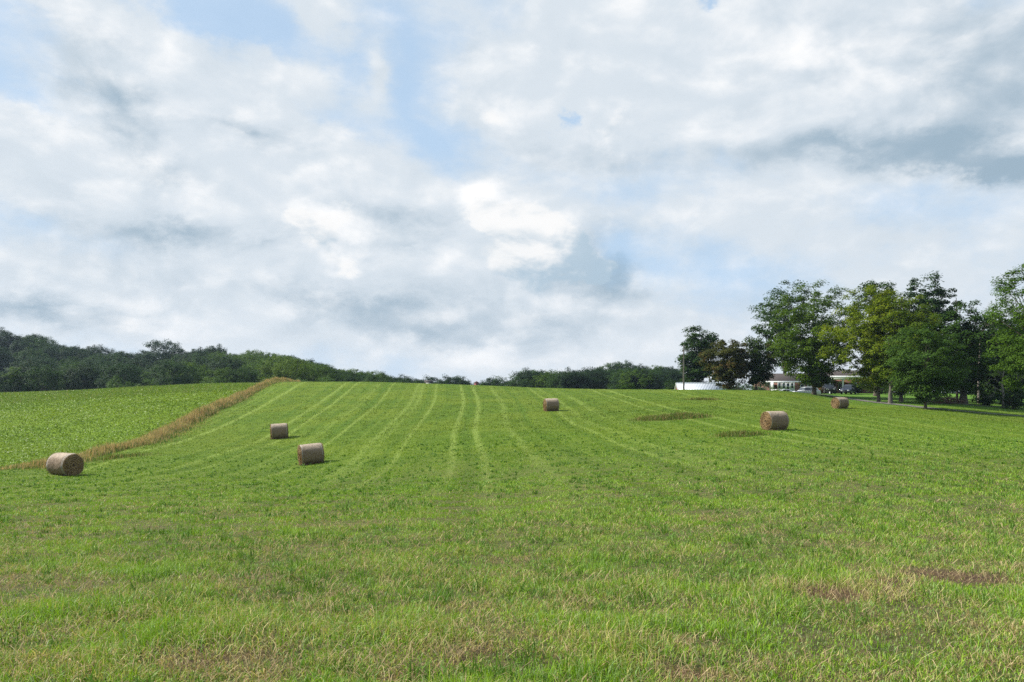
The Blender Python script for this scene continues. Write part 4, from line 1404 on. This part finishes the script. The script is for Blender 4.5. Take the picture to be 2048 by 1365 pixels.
M_WHITE = flatmat('white trim paint', (.72, .73, .72), .55, var=.05)
M_BRICK = brickmat()
M_SHING = shinglemat()
M_REDM = corrugated('red painted metal', (.42, .035, .035))
M_TIN = corrugated('pale metal roof', (.66, .69, .73), .3)
M_GLASSD = flatmat('dark window glass', (.02, .025, .03), .08, var=.1, spec=.8)
M_DARK = flatmat('dark door paint', (.07, .06, .055), .6)  # one dark brown for the door, pole fittings and tower window
M_SAGE = flatmat('pale green siding', (.38, .43, .36), .7)
M_POLE = bark_mat('weathered pole wood', (.10, .085, .07), (.22, .195, .165))
M_ROAD, t, p, o = material('gravel drive', .95)
_g = t.n('ShaderNodeNewGeometry').outputs['Position']
t.put(p.inputs['Base Color'], t.mix(t.step(t.noise(_g, 2.5, 6, .7), .35, .65), (.08, .075, .065), (.17, .16, .145)))


def box(x0, x1, y0, y1, z0, z1):
    V = np.array([(x, y, z) for z in (z0, z1) for y in (y0, y1) for x in (x0, x1)], float)
    Q = np.array([(0, 2, 3, 1), (4, 5, 7, 6), (0, 1, 5, 4), (2, 6, 7, 3), (0, 4, 6, 2), (1, 3, 7, 5)])
    return V, Q


def boxes(lst):
    return join([box(*b) for b in lst])


def bevel(o, w_=.02, seg=2):
    m = o.modifiers.new('bevel', 'BEVEL'); m.width = w_; m.segments = seg; m.limit_method = 'ANGLE'; m.angle_limit = R(40)
    return o


# driveway and the second wheel track: sheets laid just above the ground
def ribbon(name, pts, width):
    P = poly_at(pts)
    P, s = dense_line(P, 160)
    T = np.gradient(P, axis=0); T /= np.linalg.norm(T, axis=1)[:, None]
    Nn = np.stack([-T[:, 1], T[:, 0]], 1)
    offs_ = np.linspace(-width / 2, width / 2, 7)
    wob = (fbm(s * .8, s * 0 + 3, 5, 3) - .5) * .5
    G = P[:, None, :] + Nn[:, None, :] * (offs_[None, :, None] + wob[:, None, None])
    zz = height(G[..., 0], G[..., 1]) + .05
    V = np.concatenate([G, zz[..., None]], -1).reshape(-1, 3)
    i, j = np.meshgrid(np.arange(159), np.arange(6), indexing='ij')
    Q = np.stack([i * 7 + j, (i + 1) * 7 + j, (i + 1) * 7 + j + 1, i * 7 + j + 1], -1).reshape(-1, 4)
    o_ = mesh(name, V, Q, M_ROAD, smooth=True)
    o_['kind'] = 'structure'
    return o_


ribbon('driveway', [(1592, 783.5), (1640, 789.5), (1700, 798), (1780, 808.5), (1850, 816), (1957, 826), (2027, 832), (2200, 845)], 1.6)
ribbon('path', [(1880, 806), (1940, 811), (2000, 815), (2060, 819), (2180, 826)], .8)

# utility pole
x, y, z = at(1367.5, 134)
o = empty('utility_pole', (x, y, z), label='tall bare wooden utility pole in front of the metal shed', cat='utility pole')
zt = CZ + (H0 - 691) * y / F - z
mesh('pole', *tube([(0, 0, -.5), (0, 0, zt / 2), (.02, 0, zt)], [.15, .125, .10], 10), M_POLE, o, smooth=True)
mesh('ground_wire', *tube([(-.12, -.10, 0), (-.10, -.10, zt / 2), (-.08, -.08, zt - .2)], [.012] * 3, 4), M_DARK, o)
mesh('pole_cap', *tube([(0.02, 0, zt), (.02, 0, zt + .06), (.02, 0, zt + .10)], [.11, .105, .03], 10), M_DARK, o)

# low metal shed seen over the crest
D_ = 150.0
xa, ya = (1360.5 - 1024) * D_ / F, D_
zr = CZ + (H0 - 766.5) * D_ / F
ze = zr - 1.9
o = empty('metal_shed', (xa, ya, ze - 2.2), label='low farm shed with pale metal roof and red gable end', cat='shed')
zl, zh = 2.2, 4.1
L_ = 80 * D_ / F + .8
hw = 2.4
rz_ = .0
V = np.array([(0, 0, 0), (0, 2 * hw, 0), (0, 2 * hw, zl), (0, hw, zh), (0, 0, zl), (L_, 0, 0), (L_, 2 * hw, 0), (L_, 2 * hw, zl), (L_, hw, zh), (L_, 0, zl)], float)
# gable end turned so that the red triangle is seen left of the roof
skew = np.array([[1, .78, 0], [0, 1, 0], [0, 0, 1]])


def sk(V):
    V = np.array(V, float)
    a = R(-33)
    X_, Y_ = V[:, 0], V[:, 1] - 0
    V2 = V.copy()
    return V2


sh_rot = 0.0
o.rotation_euler = (0, 0, sh_rot)
mesh('red_wall', V, [[0, 4, 3, 2, 1], [5, 6, 7, 8, 9], [0, 5, 9, 4], [1, 2, 7, 6]], M_REDM, o)
th_ = .07
V = np.array([(-.3, -.3, zl - .24), (L_ + .3, -.3, zl - .24), (L_ + .3, hw, zh + th_), (-.3, hw, zh + th_), (-.3, 2 * hw + .3, zl - .24), (L_ + .3, 2 * hw + .3, zl - .24)], float)
V = np.vstack([V, V - [0, 0, .06]])
mesh('roof', V, [[0, 1, 2, 3], [3, 2, 5, 4], [6, 9, 8, 7], [9, 10, 11, 8], [0, 6, 7, 1], [4, 5, 11, 10], [0, 3, 9, 6], [3, 4, 10, 9], [1, 7, 8, 2], [2, 8, 11, 5]], M_TIN, o)
Vt = []
mesh('gable_trim', *join([tube([(-.33, -.32, zl - .22), (-.33, hw, zh + .08)], [.035, .035], 4), tube([(-.33, hw, zh + .08), (-.33, 2 * hw + .32, zl - .22)], [.035, .035], 4)]), M_WHITE, o)
mesh('ridge_cap', *tube([(-.3, hw, zh + .10), (L_ + .3, hw, zh + .10)], [.08, .08], 6), M_TIN, o)

# small red tower far behind the crest
x, y, z = at(953, 330)
zt = CZ + (H0 - 762.5) * y / F - z
o = empty('red_tower', (x, y, z), .5, label='tiny red tower with pointed cap showing over the crest centre', cat='tower')
mesh('tower_wall', *boxes([(-.72, .72, -.72, .72, -1, zt - .75)]), flatmat('faded red boards', (.20, .045, .035)), o)
e_ = zt - .75
mesh('pointed_roof', [(-.95, -.95, e_), (.95, -.95, e_), (.95, .95, e_), (-.95, .95, e_), (0, 0, zt)], [[0, 1, 4], [1, 2, 4], [2, 3, 4], [3, 0, 4], [3, 2, 1, 0]], flatmat('rust roof', (.12, .06, .05)), o)
mesh('window', *boxes([(-.25, .25, -.75, -.70, zt - 1.7, zt - 1.1)]), M_DARK, o)
# white house glimpsed among the skyline trees
x, y, z = at(856, 300)
zt = CZ + (H0 - 766) * y / F - z
o = empty('white_house', (x, y, z), label='tiny white house end glimpsed among the middle skyline trees', cat='house')
mesh('wall', *boxes([(-1.2, 1.2, 0, 4, -1, zt)]), M_WHITE, o)
mesh('roof', [(-1.5, -.3, zt + .003), (1.5, -.3, zt + .003), (1.5, 2, zt + 1), (-1.5, 2, zt + 1), (-1.5, 4.3, zt + .003), (1.5, 4.3, zt + .003)], [[0, 1, 2, 3], [3, 2, 5, 4], [0, 3, 4], [1, 5, 2], [0, 4, 5, 1]], M_SHING, o)

# brick ranch house ------------------------------------------------------
DH = 158.0
SH = DH / F


def hx(px):
    return (px - 1024) * SH


def hzv(py):
    return CZ + (H0 - py) * SH


x0 = hx(1532); zb = hzv(786)
house = empty('brick_house', (x0, DH, zb), label='long single-storey brick ranch house with dark roof and white porch columns', cat='house')


def lx(px):
    return hx(px) - x0


def lz(py):
    return hzv(py) - zb


lw = lx(1640); rw = lx(1800)
eL, rL = lz(763.5), lz(745.5)
eR, rR = lz(754.5), lz(738.5)
# walls
mesh('brick_wall', *boxes([(0, lw, 1.2, 9, -1.2, eL), (lw + .003, rw, 2.6, 11, -1.5, eR)]), M_BRICK, house)
# roofs (gable, ridge along x)


def gable(xa, xb, ya, yb, ze, zr, th=.12):
    ym = (ya + yb) / 2
    V = [(xa, ya, ze), (xb, ya, ze), (xb, ym, zr), (xa, ym, zr), (xa, yb, ze), (xb, yb, ze)]
    V = np.array(V + [(a, b, c - th) for a, b, c in V], float)
    return mesh('roof', V, [[0, 1, 2, 3], [3, 2, 5, 4], [6, 9, 8, 7], [9, 10, 11, 8], [0, 6, 7, 1], [4, 5, 11, 10], [0, 3, 9, 6], [3, 4, 10, 9], [1, 7, 8, 2], [2, 8, 11, 5]], M_SHING, house)


r1_ = gable(-.9, lw + .8, .6, 9.6, eL + .12, rL)
r2_ = gable(lw - .4, rw + .6, -.6, 11.6, eR + .25, rR)
r1_['label'] = 'lower dark roof over the sunroom wing'
r2_['label'] = 'higher dark roof over the porch wing'
# gable triangles and fascia
mesh('gable_wall', np.array([(0, 1.2, eL + .003), (0, 9, eL + .003), (0, 5.1, rL - .2), (.15, 1.2, eL + .003), (.15, 9, eL + .003), (.15, 5.1, rL - .2)]), [[0, 2, 1], [3, 4, 5], [0, 1, 4, 3], [0, 3, 5, 2], [1, 2, 5, 4]], M_WHITE, house)
mesh('gable_wall', np.array([(lw + .05, 2.6, eR + .003), (lw + .05, 11, eR + .003), (lw + .05, 5.5, rR - .2), (lw + .25, 2.6, eR + .003), (lw + .25, 11, eR + .003), (lw + .25, 5.5, rR - .2)]), [[0, 2, 1], [3, 4, 5], [0, 1, 4, 3], [0, 3, 5, 2], [1, 2, 5, 4]], M_WHITE, house)
mesh('fascia', *boxes([(-.9, lw + .4, .52, .60, eL - .18, eL + .10), (lw + .05, rw + .6, -.70, -.60, eR - .24, eR + .22), (-.95, -.87, .6, 5.0, eL + .0, eL + .12)]), M_WHITE, house)
# porch: beam, ceiling, columns
mesh('porch_beam', *boxes([(lx(1646), lx(1716), -.45, -.15, eR - .55, eR - .243)]), M_WHITE, house)
mesh('porch_ceiling', *boxes([(lx(1644), lx(1718), -.60, 2.59, eR - .24, eR - .16)]), M_WHITE, house)
for px in (1659, 1684.5, 1710.5):
    c_ = mesh('column', *join([tube([(lx(px), -.3, -.9), (lx(px), -.3, eR - .553)], [.155, .14], 14), box(lx(px) - .2, lx(px) + .2, -.5, -.1, -1.0, -.78), box(lx(px) - .2, lx(px) + .2, -.5, -.1, eR - .70, eR - .556)]), M_WHITE, house)


def window(px0, px1, py0, py1, yy, muntin=1, name='window', shutter=False):
    a, b, c, d = lx(px0), lx(px1), lz(py1), lz(py0)
    f = .13
    o_ = mesh(name, *boxes([(a, a + f, yy - .09, yy, c, d), (b - f, b, yy - .09, yy, c, d), (a + f, b - f, yy - .09, yy, c, c + f), (a + f, b - f, yy - .09, yy, d - f, d)]
                       + [(a + f + (b - a - 2 * f) * k / (muntin + 1) - .025, a + f + (b - a - 2 * f) * k / (muntin + 1) + .025, yy - .07, yy - .02, c + f, d - f) for k in range(1, muntin + 1)]
                       + [(a + f, b - f, yy - .075, yy - .015, (c + d) / 2 - .025, (c + d) / 2 + .025)]), M_WHITE, house)
    mesh('pane', *boxes([(a + f, b - f, yy - .045, yy - .03, c + f, d - f)]), M_GLASSD, o_)
    return o_


# sunroom: white framed box standing in front of the left wing
sx0, sx1 = lx(1543), lx(1586)
mesh('sunroom_wall', *boxes([(sx0, sx1, -.9, 1.197, -1.2, lz(779)), (sx0, sx1, -.9, 1.197, lz(765.5), lz(763.6)),
                             (sx0, sx0 + .14, -.9, 1.197, lz(779) + .002, lz(765.5) - .002), (sx1 - .14, sx1, -.9, 1.197, lz(779) + .002, lz(765.5) - .002)]), M_WHITE, house)
for a_, b_ in ((1552, 1559.5), (1560.5, 1568), (1577.5, 1585)):
    window(a_, b_, 766, 779, -.915, 0)
dd = window(1568.8, 1576.8, 766.5, 781, -.915, 0, 'glass_door')
for k_ in range(3):
    ya_ = -.75 + k_ * .62
    mesh('side_window', *boxes([(sx0 - .06, sx0 - .002, ya_, ya_ + .08, lz(779), lz(766)), (sx0 - .06, sx0 - .002, ya_ + .5, ya_ + .58, lz(779), lz(766))]), M_WHITE, house)
window(1604, 1613, 768, 779, 1.19, 0)
window(1619, 1627, 768, 779, 1.19, 0)
window(1742, 1752, 764, 778, 2.59, 1)
window(1770, 1779, 764, 778, 2.59, 1)
# arched window / garage back wall under the porch roof
mesh('porch_panel', *boxes([(lx(1664.5), lx(1672.5), 2.45, 2.597, -1.2, lz(761))]), M_SAGE, house)
mesh('door_post', *boxes([(lx(1672.6), lx(1674.6), 2.40, 2.597, -1.2, lz(761))]), M_WHITE, house)
n_ = 20
aa = np.linspace(0, pi, n_)
cx_, rx_ = lx(1692), 5.5 * SH
V = np.array([(cx_ + rx_ * math.cos(a), 2.5, lz(766) + rx_ * .8 * math.sin(a)) for a in aa] + [(cx_ - rx_, 2.5, lz(779)), (cx_ + rx_, 2.5, lz(779))])
V = np.vstack([V, V + [0, .095, 0]])
nn = n_ + 2
aw = mesh('arched_window', V, [list(range(nn))] + [[k, k + nn, (k + 1) % nn + nn, (k + 1) % nn] for k in range(nn)], M_SAGE, house)
mesh('pane', *boxes([(cx_ - rx_ * .8, cx_ + rx_ * .8, 2.47, 2.495, lz(778), lz(767))]), M_GLASSD, aw)
mesh('front_door', *boxes([(lx(1676.5), lx(1682), 2.50, 2.597, -1.2, lz(764))]), M_DARK, house)
mesh('chimney', *boxes([(lx(1532) - .55, lx(1532) - .003, 3.2, 4.6, -1.2, lz(768)), ]), M_BRICK, house)
mesh('downspout', *boxes([(lx(1731), lx(1732.2), 2.50, 2.597, -1.2, eR), (lx(1748), lx(1749.4), 2.50, 2.597, lz(771), eR)]), M_WHITE, house)

# cars -------------------------------------------------------------------
def paint(name, c, rough=.28):
    mt, t, p, o = material(name, rough)
    p.inputs['Base Color'].default_value = (*c, 1)
    p.inputs['Coat Weight'].default_value = .6
    p.inputs['Coat Roughness'].default_value = .08
    return mt


M_TYRE = flatmat('tyre rubber', (.02, .02, .02), .85)
M_CHROME = flatmat('wheel alloy', (.45, .45, .46), .35, metal=.8)
M_LAMP = flatmat('headlamp lens', (.45, .47, .48), .15)


def profile_solid(prof, w0, taper=None):
    """side outline (x, z) swept across the width with tumblehome above the belt line"""
    n = len(prof)
    belt = taper
    ys = [-1, -.86, .86, 1]
    V = []
    for s in ys:
        for (x, z) in prof:
            k = 1.0
            if z > belt:
                k = 1 - .20 * (z - belt) / .55
            V.append((x, s * w0 / 2 * k, z if abs(s) < .95 else z - .03 * (z > .5)))
    Fc = []
    for r_ in range(3):
        for k in range(n):
            a, b = r_ * n + k, r_ * n + (k + 1) % n
            Fc.append([a, b, b + n, a + n])
    Fc.append(list(range(n))[::-1]); Fc.append([3 * n + k for k in range(n)])
    return np.array(V, float), Fc


def car(name, px, d, yaw, style, mat, label, cat, sink=0.0):
    x, y, z = at(px, d)
    root = empty(name, (x, y, z - sink), yaw, label=label, cat=cat)
    L, W_, H_ = {'suv': (4.7, 1.9, 1.75), 'pickup': (5.6, 2.0, 1.9), 'sedan': (4.7, 1.82, 1.45)}[style]
    b = .95 if style != 'sedan' else .85
    h = L / 2
    if style == 'suv':
        body = [(-h, .35), (-h, .75), (-h + .15, .98), (-h + 1.15, 1.05), (h - .1, 1.08), (h, .9), (h, .35)]
        cab = [(-h + 1.05, 1.03), (-h + 1.75, 1.68), (-h + 2.2, 1.75), (h - .65, 1.74), (h - .15, 1.05)]
    elif style == 'pickup':
        body = [(-h, .45), (-h, .9), (-h + .12, 1.12), (-h + 1.25, 1.2), (h, 1.2), (h, .5)]
        cab = [(-h + 1.2, 1.17), (-h + 1.75, 1.82), (-h + 2.1, 1.9), (-h + 3.5, 1.88), (-h + 3.75, 1.18)]
    else:
        body = [(-h, .3), (-h, .62), (-h + .2, .78), (-h + 1.25, .9), (h - .9, .93), (h - .05, .85), (h, .4)]
        cab = [(-h + 1.15, .88), (-h + 1.95, 1.38), (-h + 2.5, 1.45), (h - 1.5, 1.42), (h - .75, .91)]
    bevel(mesh('body', *profile_solid(body, W_, 9), mat, root, smooth=False), .05, 3)
    bevel(mesh('cabin', *profile_solid(cab, W_ * .93, b), mat, root), .04, 2)
    zb_, zt_ = cab[0][1] + .07, max(c[1] for c in cab) - .10
    # glass: windscreen and side windows sit 1 cm proud of the cabin
    (ax, az0), (bx, bz) = cab[0], cab[1]
    f0, f1 = .12, .92
    p0 = np.array([ax + (bx - ax) * f0, az0 + (bz - az0) * f0]); p1 = np.array([ax + (bx - ax) * f1, az0 + (bz - az0) * f1])
    nn_ = np.array([-(bz - az0), bx - ax]); nn_ = nn_ / np.linalg.norm(nn_) * .012
    wf0, wf1 = W_ * .93 * .44, W_ * .93 * .37
    mesh('windscreen', [(p0[0] + nn_[0], -wf0, p0[1] + nn_[1]), (p0[0] + nn_[0], wf0, p0[1] + nn_[1]), (p1[0] + nn_[0], wf1, p1[1] + nn_[1]), (p1[0] + nn_[0], -wf1, p1[1] + nn_[1])], np.array([[0, 1, 2, 3]]), M_GLASSD, root)
    xa_, xb_ = bx + .05, cab[-2][0] - .05
    mids = np.linspace(xa_, xb_, 3)
    for sgn in (-1, 1):
        for k in range(2):
            u0, u1 = mids[k] + .05, mids[k + 1] - .05
            lo_u0 = u0 - (.35 if k == 0 else 0); lo_u1 = u1 + (.12 if k == 1 else 0)
            yl = W_ * .93 / 2 * (1 - .20 * max(zb_ - b, 0) / .55) + .012; yh = W_ * .93 / 2 * (1 - .20 * (zt_ - b) / .55) + .012
            mesh('side_window', [(lo_u0, sgn * yl, zb_), (lo_u1, sgn * yl, zb_), (u1, sgn * yh, zt_), (u0, sgn * yh, zt_)], np.array([[0, 1, 2, 3]]), M_GLASSD, root)
    hb = body[1][1]
    for sgn in (-1, 1):
        bevel(mesh('headlight', *boxes([(-h - .015, -h + .12, sgn * W_ * .30 - .17, sgn * W_ * .30 + .17, hb - .17, hb + .02)]), M_LAMP, root), .02)
    mesh('grille', *boxes([(-h - .02, -h + .05, -W_ * .19, W_ * .19, hb - .22, hb + .0)] + []), M_GLASSD, root)
    mesh('bumper', *boxes([(-h - .07, -h + .1, -W_ * .46, W_ * .46, .36, .52)]), M_TYRE if style != 'sedan' else mat, root)
    wr = .38 if style != 'sedan' else .32
    for wx in (-h + .95, h - 1.0):
        for sgn in (-1, 1):
            a = np.linspace(0, 2 * pi, 24, endpoint=False)
            P_ = []
            for yy_, rr_ in ((-.12, wr * .92), (-.10, wr), (.10, wr), (.12, wr * .92)):
                P_ += [(wx + rr_ * math.cos(q_), sgn * (W_ / 2 - .12) + yy_, wr + rr_ * math.sin(q_)) for q_ in a]
            Fc = [[r_ * 24 + k, r_ * 24 + (k + 1) % 24, (r_ + 1) * 24 + (k + 1) % 24, (r_ + 1) * 24 + k] for r_ in range(3) for k in range(24)] + [list(range(24)), list(range(72, 96))[::-1]]
            wo = mesh('wheel', P_, Fc, M_TYRE, root)
            yr = sgn * (W_ / 2 + .006)
            P2 = [(wx + wr * .62 * math.cos(q_), yr, wr + wr * .62 * math.sin(q_)) for q_ in a] + [(wx, yr + sgn * .02, wr)]
            mesh('rim', P2, [[k, (k + 1) % 24, 24] for k in range(24)], M_CHROME, wo)
    for sgn in (-1, 1):
        mesh('side_mirror', *boxes([(-h + 1.45, -h + 1.6, sgn * W_ * .5, sgn * (W_ * .5 + .2), 1.05 * H_ / 1.75, 1.2 * H_ / 1.75)]), mat, root)
    return root


car('pickup_truck', 1656, 147.5, R(78), 'pickup', paint('charcoal paint', (.012, .013, .015)), 'dark pickup truck parked nose out under the left of the porch', 'pickup truck')
car('parked_car', 1697, 146.5, R(52), 'suv', paint('dark blue paint', (.014, .02, .04)), 'dark blue car parked at the right column of the porch', 'car')
car('white_car', 1612, 143, R(8), 'suv', paint('white paint', (.70, .71, .72)), 'white car with dark windows half hidden behind the maple trunk', 'car', sink=.62)
car('white_car', 1567, 144, R(4), 'sedan', paint('off white paint', (.62, .66, .68)), 'low white car roof just showing over the rise before the sunroom', 'car', sink=.85)
x, y, z = at(1639.5, 148)
sh = tree_shapes(1.15, 1.35, .1, 301, 30, 30, .08, (.30, .05, .05), (.42, .12, .11), c3=(.06, .12, .03), clus_r=.28, trunk_r=.03)
tree('flowering_shrub', (x, y, z), sh, 'small red-flowered shrub between the maple trunk and the dark pickup', cat='shrub', crown='foliage')

# ------------------------------------------------------------------ air
mt = bpy.data.materials.new('air haze'); mt.use_nodes = True
t = NT(mt.node_tree)
pv = t.n('ShaderNodeVolumePrincipled')
pv.inputs['Color'].default_value = (.60, .76, .98, 1)
pv.inputs['Density'].default_value = .00010
pv.inputs['Anisotropy'].default_value = .2
oo = t.n('ShaderNodeOutputMaterial')
t.put(oo.inputs['Volume'], pv.outputs[0])
hzb = mesh('haze', *box(-900, 900, -900, 900, -8, 62), mt)
hzb['kind'] = 'stuff'
